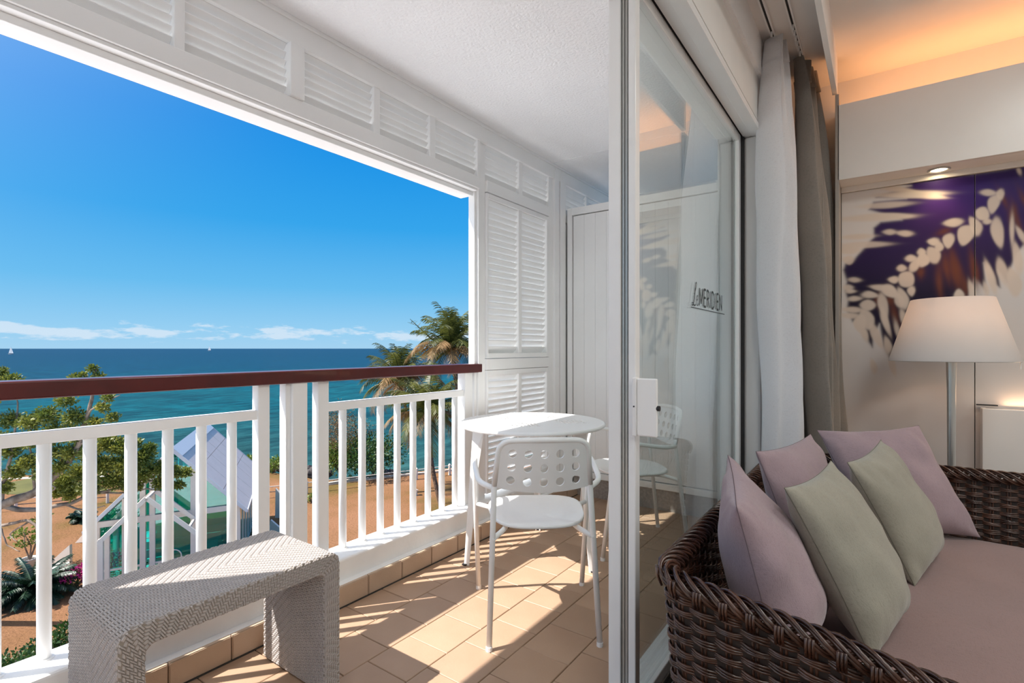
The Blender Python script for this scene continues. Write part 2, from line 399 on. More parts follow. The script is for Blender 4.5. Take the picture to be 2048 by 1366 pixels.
nb = 14; x0, x1 = XA + 0.051, XB - 0.049; wd = (x1 - x0)/nb
bme = MB().box((0, 0, 0), (wd - 0.0012, 0.016, ZC - ZB - 0.115)).mesh('board', M['white'])
for k in range(nb):
    o = link_mesh('board', bme, None, cb); o.location = (x0 + k*wd - cb.location.x, YE + 0.010 - cb.location.y, ZB + 0.051)
MB().box((XA + 0.05, YE + 0.02, 0.0), (XB, YE + 0.5, ZB)).build('plinth', mat('grey_plinth_mosaic', (0.40, 0.36, 0.33), 0.7, var=0.25, vscale=60), cb)

# balcony railing
RX, RZ = -2.105, 0.188
def kr(y): return y*0.966
rl = thing('balcony_railing', (RX, 1.0, RZ), 'white balcony railing with round balusters under a dark red wooden handrail', 'railing')
MB().box((-2.155, 0.095, 0.999), (-2.056, 2.549, 1.054)).build('handrail', M['mahogany'], rl, bevel=0.006, seg=3)['label'] = 'dark red varnished wooden handrail'
for a, b in ((0.095, kr(1.156)), (kr(1.496), kr(2.488))):
    MB().box((RX - 0.019, a, 0.857), (RX + 0.020, b, 0.896)).build('lower_rail', M['white'], rl, bevel=0.004)
for a, b, x0, x1 in ((1.152, 1.204, -0.024, 0.026), (1.30, 1.374, -0.045, 0.042), (1.276, 1.30, -0.024, 0.026), (1.440, 1.498, -0.024, 0.026), (2.486, 2.560, -0.03, 0.032), (0.11, 0.17, -0.024, 0.024)):
    MB().box((RX + x0, kr(a), RZ), (RX + x1, kr(b), 1.002)).build('post', M['white'], rl, bevel=0.004)
bal = MB().tube([(0, 0, 0.004), (0, 0, 0.859 - RZ)], 0.0182, 14).lathe([(0.026, 0.0), (0.026, 0.004), (0.020, 0.007)], 14)
bme = bal.mesh('baluster', M['white'], True)
for y in [1.0555 - 0.1174*k for k in range(8)] + [1.594 + 0.1187*k for k in range(8)]:
    o = link_mesh('baluster', bme, None, rl); o.location = (0, kr(y) - rl.location.y, 0)

# ---------------------------------------------------------------- sliding door and the room
ZH = 2.30
sill = MB().box((-0.725, -0.6, -0.25), (-0.655, 3.05, 0.004)).build('trim_4', M['alu'], bevel=0.004); sill['kind'] = 'structure'
MB().box((-0.655, -0.6, -0.25), (-0.50, 3.05, -0.012)).build('track_bed', M['track'], sill)
for x in (-0.642, -0.612, -0.572, -0.535): MB().box((x - 0.006, -0.6, -0.012), (x + 0.006, 3.0, 0.006)).build('track_rib', M['greyalu'], sill, bevel=0.001)
dw = MB().box((-0.60, 3.02, 0), (-0.52, 3.70, 2.75)).box((-0.60, -0.6, 2.335), (-0.52, 3.02, 2.9)).box((-0.60, -1.4, -0.05), (-0.52, -0.6, 2.9)).build('wall_window', M['wall']); dw['kind'] = 'structure'
df = struct('door_1', (-0.62, 1.5, 0))
def db(name, a, b, m='alu', p=df, bev=0.002): return MB().box(a, b).build(name, M[m], p, bevel=bev)
db('head_seal', (-0.66, -0.6, ZH - 0.005), (-0.592, 2.965, ZH + 0.02), 'seal')
db('head_frame', (-0.735, -0.6, ZH + 0.005), (-0.60, 3.0, ZH + 0.06))
db('head_frame', (-0.600, -0.6, ZH - 0.018), (-0.545, 3.0, ZH + 0.04))
db('head_trim', (-0.560, -0.6, ZH - 0.02), (-0.512, 3.03, ZH + 0.012), 'alu')
db('jamb_seal', (-0.66, 2.955, 0.0), (-0.594, 2.985, ZH), 'seal')
db('jamb_frame', (-0.735, 2.98, 0.0), (-0.592, 3.02, ZH + 0.02))
db('jamb_trim', (-0.598, 2.97, 0.0), (-0.515, 3.03, ZH - 0.02), 'alu', bev=0.012)
pull = MB().lathe([(0.018, 0), (0.022, 0.003), (0.022, 0.008), (0.016, 0.012)], 14).build('cord_boss', M['greyalu'], df); pull.location = (0.09, 1.455, ZH - 0.045)
def leaf(xa, xb, ya, yb, label):
    t = thing('sliding_door', ((xa + xb)/2, ya, 0.0), label, 'door')
    xm = (xa + xb)/2
    MB().box((xa, ya, 0.008), (xb, ya + 0.036, ZH - 0.008)).build('stile', M['alu'], t, bevel=0.003)
    MB().box((xa, yb - 0.05, 0.008), (xb, yb, ZH - 0.008)).build('stile', M['alu'], t, bevel=0.003)
    MB().box((xa, ya + 0.036, ZH - 0.05), (xb, yb - 0.05, ZH - 0.008)).build('rail', M['alu'], t, bevel=0.003)
    MB().box((xa, ya + 0.036, 0.008), (xb, yb - 0.05, 0.045)).build('rail', M['alu'], t, bevel=0.003)
    MB().box((xm - 0.003, ya + 0.03, 0.04), (xm + 0.003, yb - 0.045, ZH - 0.045)).build('glass_pane', M['glass'], t)['label'] = 'clear greenish glass pane'
    return t
la = leaf(-0.634, -0.610, 1.50, 2.96, 'white framed sliding glass door bearing dark lettering and a white pull handle')
MB().box((-0.70, 1.50, 0.006), (-0.659, 1.54, ZH)).build('outer_leaf_stile', M['alu'], df, bevel=0.003)  # stile of the outer leaf, its pane left out to keep the view bright
MB().box((-0.655, 1.505, 0.006), (-0.648, 1.53, ZH)).build('brush_seal', M['greyalu'], df)
MB().box((-0.645, 1.505, 0.006), (-0.638, 1.53, ZH)).build('brush_seal', M['greyalu'], df)
# pull handle
hb = MB().box((-0.612, 1.478, 0.885), (-0.600, 1.502, 1.062)).build('handle_bracket', M['alu'], la, bevel=0.002)
MB().box((-0.600, 1.484, 0.886), (-0.538, 1.498, 1.060)).build('pull_handle', M['white_metal'], la, bevel=0.004)['label'] = 'white flag shaped pull handle'
sc = MB().tube([(-0.606, 1.479, 0.975), (-0.606, 1.476, 0.975)], 0.0025, 8).build('screw', M['seal'], la)
MB().tube([(-0.540, 1.492, 0.972), (-0.531, 1.492, 0.972)], 0.008, 10).build('latch_button', M['seal'], la)
# lettering on the pane: script Le, condensed capitals, rule underneath
LX = -0.6165
def strokes(name, polys, y0, z0, sy, sz, wd):
    b = MB()
    for pl in polys:
        pts = [Vector((LX, y0 + p[0]*sy, z0 + p[1]*sz)) for p in pl]
        wds = [(p[2] if len(p) > 2 else 1.0)*wd for p in pl]
        b.tube(pts, wds, 6, flat=0.12 if False else 1.0)
    for i, v in enumerate(b.v): b.v[i] = (LX + (v[0]-LX)*0.06, v[1], v[2])
    return b.build(name, M['ink'], la)
caps = {'M': (1.05, [[(0,0),(0.08,1)],[(0.08,1),(0.5,0.12)],[(0.5,0.12),(0.92,1)],[(0.92,1),(1,0)]]), 'E': (0.6, [[(0,0),(0,1)],[(0,1),(0.9,1)],[(0,0.52),(0.8,0.52)],[(0,0),(0.9,0)]]),
        'R': (0.72, [[(0,0),(0,1)],[(0,1),(0.5,1),(0.8,0.9),(0.86,0.75),(0.8,0.6),(0.5,0.5),(0,0.5)],[(0.45,0.5),(0.95,0)]]), 'I': (0.22, [[(0.4,0),(0.4,1)]]),
        'D': (0.85, [[(0,0),(0,1)],[(0,1),(0.45,1),(0.8,0.85),(0.95,0.5),(0.8,0.15),(0.45,0),(0,0)]]), 'N': (0.85, [[(0,0),(0,1)],[(0,1),(0.95,0)],[(0.95,0),(0.95,1)]])}
yy = 2.205; 
for ch in 'MERIDIEN':
    wch, pls = caps[ch]; sy = 0.052
    strokes('letter', [[(p[0]*wch, p[1]) for p in pl] for pl in pls], yy, 1.330, sy, 0.073, 0.0058)
    yy += wch*sy + 0.0155
def bez(pts, n=24):
    out = []
    for i in range(len(pts) - 1):
        p0 = pts[max(i-1, 0)]; p1, p2 = pts[i], pts[i+1]; p3 = pts[min(i+2, len(pts)-1)]
        for k in range(6):
            t = k/6; out.append(tuple(0.5*((2*b) + (-a+c)*t + (2*a-5*b+4*c-d)*t*t + (-a+3*b-3*c+d)*t**3) for a, b, c, d in zip(p0, p1, p2, p3)))
    return out + [pts[-1]]
Lp = bez([(0.42,0.56,.6),(0.70,0.78,.7),(0.90,1.04,.8),(0.86,1.18,.8),(0.74,1.08,1),(0.58,0.70,1.4),(0.42,0.28,1.4),(0.26,0.04,1.0),(0.08,0.0,.8),(0.06,0.10,.6),(0.22,0.12,.7),(0.50,0.0,.9),(0.80,0.08,.6)])
ep = bez([(0.92,0.28,.6),(1.12,0.34,.7),(1.20,0.48,.8),(1.10,0.54,.8),(0.96,0.36,1.1),(0.98,0.10,1.1),(1.14,0.04,.8),(1.34,0.16,.6)])
strokes('letter', [Lp], 2.10, 1.325, 0.072, 0.082, 0.004); strokes('letter', [ep], 2.10, 1.325, 0.072, 0.082, 0.003)
MB().box((LX - 0.0003, 2.09, 1.314), (LX + 0.0003, 2.63, 1.3175)).build('letter_rule', M['ink'], la)

# interior shell
fl = MB().box((-0.50, -2.2, -0.25), (3.4, 3.9, 0.0)).build('floor', M['carpet']); fl['kind'] = 'structure'
ci = MB().box((-0.60, -2.2, 2.75), (3.4, 3.9, 2.95)).build('ceiling', M['ceil_in']); ci['kind'] = 'structure'
bb = MB().box((-0.218, -1.4, 2.55), (-0.194, 3.35, 2.75)).build('trim_5', M['ceil_in'], bevel=0.002); bb['kind'] = 'structure'
wr = struct('wall_right', (0.5, 3.67, 0))
MB().box((-0.52, 3.67, 0), (3.4, 3.8, 2.75)).build('wall_face', M['wall'], wr)
wn = MB().box((3.3, -2.2, 0), (3.4, 3.8, 2.75)).build('wall_far', M['wall']); wn['kind'] = 'structure'
wk = MB().box((-0.52, -2.3, 0), (3.4, -2.2, 2.75)).build('wall_near', M['wall']); wk['kind'] = 'structure'
MB().box((-0.194, 3.35, 2.076), (3.3, 3.375, 2.489)).build('fascia', M['gloss_panel'], wr, bevel=0.002)
MB().box((-0.194, 3.375, 2.076), (3.3, 3.66, 2.096)).build('soffit', M['wall'], wr)
MB().box((-0.205, 3.35, 0.0), (-0.187, 3.67, 2.55)).build('end_panel', mat('grey_end_panel', (0.36, 0.33, 0.30), 0.6), wr, bevel=0.001)
MB().box((-0.186, 3.515, 2.045), (3.3, 3.54, 2.076)).build('picture_rail', M['gloss_panel'], wr, bevel=0.002)
MB().box((-0.186, 3.54, 0.0), (3.3, 3.66, 2.045)).build('panel_backing', M['seal'], wr)
# recessed downlight in the soffit
dl = thing('recessed_downlight', (0.20, 3.44, 2.076), 'small round recessed downlight glowing in the soffit above the palm mural', 'downlight')
q = at_z(1878, 339, 2.076); dl.location = (q.x, q.y, 2.076)
MB().lathe([(0.036, 0.0), (0.046, -0.001), (0.048, -0.004), (0.044, -0.007), (0.036, -0.006), (0.034, 0.0)], 28, dl.location, False, False).build('bezel', M['steel'], dl, True)
MB().lathe([(0.0001, -0.0035), (0.033, -0.002)], 24, dl.location, False, False).build('bulb', M['spot_bulb'], dl)
sd_ = bpy.data.lights.new('downlight_beam', 'SPOT'); sd_.energy = 1.6; sd_.color = (1, 0.72, 0.42); sd_.spot_size = 1.5; sd_.spot_blend = 0.8; sd_.shadow_soft_size = 0.03
so = bpy.data.objects.new('downlight_beam', sd_); C.objects.link(so); so.location = (q.x, q.y, 2.06); so.rotation_euler = (math.radians(6), 0, 0)
# low wall ledge (headboard) right of the seam
hbx = thing('wall_ledge', (1.2, 3.46, 0.0), 'low pale lacquered wall ledge at right with light glowing above it', 'ledge')
MB().box((0.41, 3.44, 0.0), (3.3, 3.475, 0.852)).build('front_panel', M['gloss_panel'], hbx, bevel=0.003)
MB().box((0.41, 3.475, 0.0), (0.43, 3.513, 0.852)).build('side_panel', M['gloss_panel'], hbx, bevel=0.002)
MB().box((0.395, 3.498, 0.862), (0.475, 3.513, 0.868)).build('slot', M['seal'], hbx)

# mural printed over the wall panels: a soft-focus palm frond, white leaflets on deep violet
def px(cx, cy): return (1560 + cx/2.135, 320 + cy/2.135)
DARK = [(430,90),(600,88),(700,72),(830,58),(960,40),(1100,10),(1100,330),(1042,360),(1010,400),(985,460),(970,520),(930,470),(940,545),(900,520),(870,440),(880,560),(830,500),(800,590),(760,560),(730,600),(700,680),(640,700),(600,640),(575,700),(560,745),(540,690),(520,770),(520,850),(490,830),(470,850),(440,790),(425,700),(400,745),(395,800),(365,760),(350,700),(310,690),(285,640),(290,600),(278,560),(285,520),(270,470),(280,440),(320,420),(350,385),(400,330),(400,290),(430,265),(520,255),(380,212),(400,180),(540,165),(410,160),(560,110)]
CREAM = [(560,148,150,15,-2),(650,155,60,11,4),(500,125,110,12,8),(450,193,110,13,-4),(410,245,150,15,-3),(480,240,80,12,2),(468,308,26,11,0),(532,314,34,12,4),(330,328,70,11,-3),(360,362,105,13,-2),(290,385,50,16,0),(292,428,24,18,0),
 (318,512,26,10,3),(290,545,22,12,0),(300,560,22,9,0),(318,592,30,10,-3),(310,640,45,12,3),(300,665,45,12,3),
 (740,268,40,17,-6),(790,320,34,44,25),(835,280,24,40,-28),(865,230,30,28,30),(885,262,18,12,0),(890,140,33,13,4),(910,188,24,40,18),(940,148,16,22,0),(718,345,24,30,10),(655,350,24,16,0),(680,370,18,20,0),(655,405,28,36,-28),(612,425,26,30,0),(575,450,18,32,30),(605,392,18,14,0),(560,420,24,14,0),(520,462,20,14,0),(540,510,34,34,40),(485,512,22,14,0),(470,560,40,24,30),(525,590,22,46,-20),(420,545,34,12,5),(385,575,34,14,5),(375,620,32,22,0),(440,620,20,50,-14),(450,690,14,60,-18),(510,600,20,30,-20),(530,680,14,44,-18),(560,560,16,20,0),(370,680,30,44,-20),(410,750,18,55,-25),(460,790,16,36,-12),(505,740,10,50,-18),(340,700,26,36,0),(360,740,14,36,-20),
 (928,310,26,62,-10),(900,500,17,70,-17),(950,480,22,60,-17),(1015,420,20,70,-10),(820,560,14,44,-14),(765,575,20,22,0),(1030,320,12,40,-30),(1020,45,8,18,-25),(990,300,9,60,0),(880,550,12,30,-14),(1000,520,30,60,-15),(560,780,30,70,-20),(480,880,14,40,-15),(400,880,14,30,-15)]
BROWN = [(750,470,22,80,-12),(710,460,14,50,-10),(830,470,16,70,-10),(990,240,12,34,10),(1015,270,10,60,-18),(680,530,12,60,-5),(790,540,14,40,-10),(955,170,8,30,-25),(420,600,16,26,0),(490,660,12,50,-15),(600,480,14,20,0),(470,600,16,16,0),(700,305,24,10,-20),(1040,170,8,30,-25)]
def poly_sd(P, poly):
    x, y = P; n = len(poly); d = np.full(x.shape, 1e9); ins = np.zeros(x.shape, bool)
    for i in range(n):
        (ax, ay), (bx, by) = poly[i], poly[(i+1) % n]
        ex, ey = bx-ax, by-ay; t = np.clip(((x-ax)*ex + (y-ay)*ey)/(ex*ex+ey*ey+1e-9), 0, 1)
        d = np.minimum(d, np.hypot(x-ax-ex*t, y-ay-ey*t))
        c = ((ay > y) != (by > y)) & (x < (bx-ax)*(y-ay)/(by-ay+1e-12) + ax); ins ^= c
    return np.where(ins, -d, d)
def mural_panel(xa, xb, za, zb, step, label):
    nx, nz = int((xb-xa)/step), int((zb-za)/step)
    X, Z = np.meshgrid(np.linspace(xa, xb, nx+1), np.linspace(za, zb, nz+1), indexing='ij')
    # position in the print's own artwork coordinates
    fw = -SN*X + CS*3.53; rr = CS*X + SN*3.53
    u = (1024 + F*rr/fw - 1560)*2.135; v = (697 - F*(Z-EYE)/fw - 320)*2.135
    sd_ = poly_sd((u, v), DARK); dk = 1/(1+np.exp(np.clip(sd_/3.0, -30, 30)))
    r2 = np.random.RandomState(3)
    base = np.stack([np.full(u.shape, c) for c in (0.66, 0.62, 0.60)], -1)
    viol = np.stack([0.022 + 0.018*np.exp(-((u-700)/160)**2 - ((v-200)/120)**2), 0.006 + 0*u, 0.070 + 0.06*np.exp(-((u-750)/300)**2 - ((v-150)/120)**2)], -1)
    viol = viol*(1 - 0.65*np.clip((v-330)/250, 0, 1))[..., None]
    col = base*(1-dk[..., None]) + viol*dk[..., None]
    def splat(lst, c, soft):
        nonlocal col
        for (cx, cy, rx, ry, a) in lst:
            a = math.radians(a); dx, dy = u-cx, v-cy
            px_, py_ = dx*math.cos(a) + dy*math.sin(a), -dx*math.sin(a) + dy*math.cos(a)
            jit = r2.uniform(-0.25, 0.25); e = (np.abs(px_/rx + jit*np.minimum((py_/ry)**2, 1.0))**1.7 + np.abs(py_/ry - jit*np.minimum((px_/rx)**2, 1.0))**1.7)**(1/1.7)*0.95; m_ = 1/(1+np.exp(np.clip((e-1)*min(rx, ry)/soft, -30, 30)))
            k = r2.uniform(0.85, 1.0); m_ = m_*k
            col = col*(1-m_[..., None]) + np.array(c)*m_[..., None]
    splat(BROWN, (0.13, 0.036, 0.018), 5.0); splat(CREAM, (0.66, 0.56, 0.48), 1.9)
    vs = np.stack([X, np.full(X.shape, 3.528), Z], -1).reshape(-1, 3)
    idx = np.arange((nx+1)*(nz+1)).reshape(nx+1, nz+1)
    fs = np.stack([idx[:-1, :-1], idx[1:, :-1], idx[1:, 1:], idx[:-1, 1:]], -1).reshape(-1, 4)
    me = bpy.data.meshes.new('mural_panel'); off = np.array(wr.location)
    me.from_pydata((vs-off).tolist(), [], fs.tolist()); me.update()
    at = me.color_attributes.new('print', 'FLOAT_COLOR', 'POINT')
    at.data.foreach_set('color', np.concatenate([col.reshape(-1, 3), np.ones((len(vs), 1))], 1).astype(np.float32).ravel())
    o = link_mesh('mural_panel', me, M['mural'], wr); o['label'] = label
    MB().box((xa, 3.529, za), (xb, 3.545, zb)).build('panel_board', M['gloss_panel'], o)
    return o
mm = mat('mural_print', (1, 1, 1), 0.55, spec=0.25); ntm = mm.node_tree; an = ntm.nodes.new('ShaderNodeAttribute'); an.attribute_name = 'print'
ntm.links.new(an.outputs['Color'], ntm.nodes['Principled BSDF'].inputs['Base Color']); M['mural'] = mm
mural_panel(-0.184, 0.390, 0.02, 2.043, 0.0034, 'wall panel printed with a soft violet and white palm frond')
mural_panel(0.394, 1.10, 0.02, 2.043, 0.0038, 'right hand wall panel carrying on the palm frond print')
MB().box((1.104, 3.528, 0.02), (3.3, 3.545, 2.043)).build('plain_panel', M['gloss_panel'], wr)
# ---------------------------------------------------------------- curtains
def curtain(name, label, y0, y1, top_x, bot_x, amp, folds, z0, z1, m, top_amp=0.5, seed=1, by0=None, by1=None, tk=0.004):
    t = thing(name, ((top_x + bot_x)/2, (y0 + y1)/2, 0.02), label, 'curtain')
    rr = random.Random(seed); ph = [rr.uniform(0, 6.3) for _ in range(6)]
    by0 = y0 if by0 is None else by0; by1 = y1 if by1 is None else by1
    def fn(a, h):
        z = z0 + (z1 - z0)*h; e = (1-h)**0.8
        k = top_amp + (1-top_amp)*min(1, (1-h)*3.5)
        yc = (y0*(1-e) + by0*e)*(1-a) + (y1*(1-e) + by1*e)*a
        w_ = math.sin(2*PI*folds*a + ph[0] + 0.35*math.sin(3*h + ph[1])) + 0.35*math.sin(2*PI*folds*2.3*a + ph[2] + 1.1*h)
        x = top_x*(1-e) + bot_x*e + amp*k*w_*(0.7 + 0.3*math.sin(5*a + ph[3])) + 0.006*math.sin(7*z + 9*a + ph[4])
        if h > 0.965: x += 0.012*math.sin(40*a + ph[5])*(h-0.965)/0.035
        return (x, yc + 0.012*math.sin(2*PI*folds*a*2 + ph[4])*k, z)
    o = MB().grid(fn, 120, 40).build('curtain_cloth', m, t, smooth=True)
    s = o.modifiers.new('thickness', 'SOLIDIFY'); s.thickness = tk
    def fb(a, h):
        x, y, z = fn(a, 0.955 + 0.045*h); return (x + 0.004*math.sin(60*a), y - 0.003, z)
    b = MB().grid(fb, 120, 4).build('heading_tape', m, t, smooth=True); s = b.modifiers.new('thickness', 'SOLIDIFY'); s.thickness = 0.006
    return t
curtain('sheer_curtain', 'white sheer curtain gathered at the right side of the sliding door', 2.88, 3.14, -0.44, -0.38, 0.085, 4.5, 0.02, 2.725, M['sheer'], seed=4, top_amp=0.5, by0=2.85, by1=3.10)
curtain('blackout_drape', 'heavy grey brown drape gathered between the sheer curtain and the palm mural', 3.16, 3.46, -0.345, -0.215, 0.09, 3.5, 0.02, 2.725, M['drape'], seed=11, top_amp=0.5, by0=3.10, by1=3.46)
for x, lb in ((-0.446, 'slim ceiling curtain track carrying the white sheer'), (-0.351, 'slim ceiling curtain track carrying the grey drape')):
    t = thing('curtain_track', (x, 1.5, 2.75), lb, 'curtain track')
    MB().box((x - 0.012, -1.4, 2.735), (x - 0.005, 3.5, 2.75)).build('track_flange', M['alu'], t); MB().box((x + 0.005, -1.4, 2.735), (x + 0.012, 3.5, 2.75)).build('track_flange', M['alu'], t)
    MB().box((x - 0.005, -1.4, 2.742), (x + 0.005, 3.5, 2.75)).build('track_slot', M['seal'], t)
    for k in range(10): MB().box((x - 0.004, 2.86 + k*0.055, 2.715), (x + 0.004, 2.868 + k*0.055, 2.745)).build('glider', M['alu'], t)

# ---------------------------------------------------------------- pierced metal chair (local frame: faces +y)
def circle_cell(b, x0, y0, cx, cy, rad, fn, n=20):
    """square cell with a round hole; fn maps plan (x, y) onto the surface"""
    out = []; inn = []
    for k in range(n):
        a = 2*PI*k/n + PI/n; c, s = math.cos(a), math.sin(a); m_ = max(abs(c), abs(s))
        out.append(fn(x0 + c/m_*cx, y0 + s/m_*cy)); inn.append(fn(x0 + c*rad, y0 + s*rad))
    base = len(b.v); b.v.extend(tuple(p) for p in out + inn)
    for k in range(n):
        q = (k+1) % n; b.f.append((base+k, base+q, base+n+q, base+n+k))
def chair_parts(t):
    tr = 0.0115
    T = lambda nm, pts, r=tr, **k: MB().tube(pts, r, 12).build(nm, M['white_metal'], t, smooth=True)
    # back frame: rear legs up to the arm joint, then the reclined loop
    for s in (-1, 1):
        T('leg', arc_path([(s*0.214, -0.256, 0.008), (s*0.192, -0.185, 0.60), (s*0.189, -0.190, 0.635)], 0.02, 3))
        T('leg', arc_path([(s*0.25, 0.255, 0.008), (s*0.268, 0.20, 0.50), (s*0.268, 0.165, 0.648), (s*0.268, 0.08, 0.632), (s*0.252, -0.10, 0.603), (s*0.195, -0.183, 0.598)], [0.10, 0.05, 0.04, 0.09], 6))
        for y_, x_ in ((-0.256, 0.214), (0.255, 0.25)): MB().tube([(s*x_, y_, 0.0), (s*x_, y_, 0.016)], 0.0128, 10).build('foot_cap', M['alu'], t)
        T('seat_support', arc_path([(s*0.203, -0.215, 0.405), (s*0.13, -0.12, 0.428), (s*0.15, 0.06, 0.432), (s*0.262, 0.215, 0.42)], 0.06, 6), 0.0105)
    T('back_frame', arc_path([(-0.191, -0.187, 0.61), (-0.172, -0.232, 0.792), (0.0, -0.262, 0.800), (0.172, -0.232, 0.792), (0.191, -0.187, 0.61)], [0.05, 0.2, 0.05], 8), tr)
    # backrest sheet, 5 x 3 holes
    def bf(x, z):
        h = (z - 0.60)/0.19; half = 0.186 - 0.018*h
        return (x*half/0.18, -0.188 - 0.048*h + 0.0 - 0.022*(1 - (x/0.18)**2) , z + 0.012*(-(1-(x/0.18)**2))*(1 - h)*1.6)
    b = MB(); cx, cz = 0.064, 0.052
    for i in range(5):
        for j in range(3): circle_cell(b, (i-2)*cx, 0.633 + j*cz + 0.01, cx/2, cz/2, 0.0165, bf)
    e0, e1 = -0.18, 0.18; zb, zt = 0.604, 0.788
    xs = [-0.18] + [(-2.5 + k)*cx for k in range(6)] + [0.18]; zs = [zb] + [0.643 - cz/2 + k*cz for k in range(4)] + [zt]
    for i in range(len(xs)-1):
        for j in range(len(zs)-1):
            if 1 <= i <= 5 and 1 <= j <= 3: continue
            for k in range(4):
                xa = xs[i] + (xs[i+1]-xs[i])*k/4; xb = xs[i] + (xs[i+1]-xs[i])*(k+1)/4
                b.add([bf(xa, zs[j]), bf(xb, zs[j]), bf(xb, zs[j+1]), bf(xa, zs[j+1])], [(0, 1, 2, 3)])
    o = b.build('backrest', M['white_metal'], t, smooth=True, weld=0.0006); s = o.modifiers.new('thickness', 'SOLIDIFY'); s.thickness = 0.005; s.offset = 0; s = o.modifiers.new('crease', 'EDGE_SPLIT'); s.split_angle = 0.7
    # seat pan: rounded, slightly dished, rolled edge
    def sf(a, r):
        c, s_ = math.cos(a), math.sin(a); e = 2/3.0
        px_, py_ = math.copysign(abs(c)**e, c), math.copysign(abs(s_)**e, s_)
        hx = 0.205 + 0.022*py_*r; hy = 0.205
        return (px_*hx*r, py_*hy*r + 0.01, 0.452 - 0.012*(1 - r*r) + (-0.012 if r > 0.995 else 0) + 0.004*py_*r)
    b = MB(); rs = [0.08, 0.3, 0.6, 0.85, 0.96, 0.99, 1.0]; n = 40; base = len(b.v)
    for r in rs:
        for k in range(n): b.v.append(sf(2*PI*k/n, r))
    for i in range(len(rs)-1):
        for k in range(n): q = (k+1) % n; b.f.append((i*n+k, i*n+q, (i+1)*n+q, (i+1)*n+k))
    b.f.append(tuple(range(n))[::-1])
    o = b.build('seat', M['white_metal'], t, smooth=True); s = o.modifiers.new('thickness', 'SOLIDIFY'); s.thickness = 0.005; s.offset = -1
c1 = thing('metal_chair', (0, 0, 0), 'white pierced metal armchair standing in front of the round table, back to the room', 'chair', 'white metal chairs around the table')
chair_parts(c1)
c2 = copy_tree(c1)
c2['label'] = 'white pierced metal armchair behind the round table, seen partly through the glass door'
c1.location = (-1.211, 1.876, 0); c1.rotation_euler = (0, 0, 0.693)
c2.location = (-1.21, 2.913, 0); c2.rotation_euler = (0, 0, 2.32)

# ---------------------------------------------------------------- round bistro table on three folded sheet legs
TX, TY, TZ = -1.588, 2.41, 0.742
tb = thing('bistro_table', (TX, TY, 0), 'round white metal bistro table with pierced hole clusters', 'table')
RT = 0.395
cl = [(-0.25, 0.02), (-0.075, 0.20), (0.02, -0.115), (0.185, 0.11), (0.06, -0.3)][:4]
cell = 0.03; holes = set()
for cx, cy in cl:
    for i in range(-3, 4):
        for j in range(-2, 3):
            if abs(i) + abs(j)*1.2 <= 3.5: holes.add((round(cx/cell) + i, round(cy/cell) + j))
b = MB(); N_ = int(RT/cell) + 1
TZf = lambda x, y: (TX + x, TY + y, TZ)
for i in range(-N_, N_+1):
    for j in range(-N_, N_+1):
        far = math.hypot(abs(i*cell) + cell/2, abs(j*cell) + cell/2)
        if far > RT - 0.012: continue
        if (i, j) in holes: circle_cell(b, i*cell, j*cell, cell/2, cell/2, 0.0125, TZf, 16)
        else: b.add([TZf((i-.5)*cell, (j-.5)*cell), TZf((i+.5)*cell, (j-.5)*cell), TZf((i+.5)*cell, (j+.5)*cell), TZf((i-.5)*cell, (j+.5)*cell)], [(0,1,2,3)])
top = b.build('tabletop', M['white_metal'], tb, weld=0.0006); sm = top.modifiers.new('thickness', 'SOLIDIFY'); sm.thickness = 0.003; sm.offset = -1
# rim sheet filling out to the round edge, with a rolled lip
inside = lambda i, j: math.hypot(abs(i*cell) + cell/2, abs(j*cell) + cell/2) <= RT - 0.012
b = MB(); n = 96
edges = []
for i in range(-N_, N_+1):
    for j in range(-N_, N_+1):
        if not inside(i, j): continue
        for di, dj, p, q in ((1,0,(.5,-.5),(.5,.5)), (-1,0,(-.5,.5),(-.5,-.5)), (0,1,(.5,.5),(-.5,.5)), (0,-1,(-.5,-.5),(.5,-.5))):
            if not inside(i+di, j+dj):
                A = ((i+p[0])*cell, (j+p[1])*cell); B = ((i+q[0])*cell, (j+q[1])*cell); edges.append((A, B))
def outp(P): l = math.hypot(*P); return (P[0]/l*RT, P[1]/l*RT)
for A, B in edges:
    oa, ob = outp(A), outp(B); b.add([TZf(*A), TZf(*oa), TZf(*ob), TZf(*B)], [(0,1,2,3)])
rm = b.build('tabletop_border', M['white_metal'], tb, weld=0.0006); sm = rm.modifiers.new('thickness', 'SOLIDIFY'); sm.thickness = 0.008; sm.offset = -1
MB().tube([(TX + RT*math.cos(2*PI*k/72), TY + RT*math.sin(2*PI*k/72), TZ - 0.009) for k in range(72)], 0.0105, 10, closed=True).build('rolled_rim', M['white_metal'], tb, smooth=True)
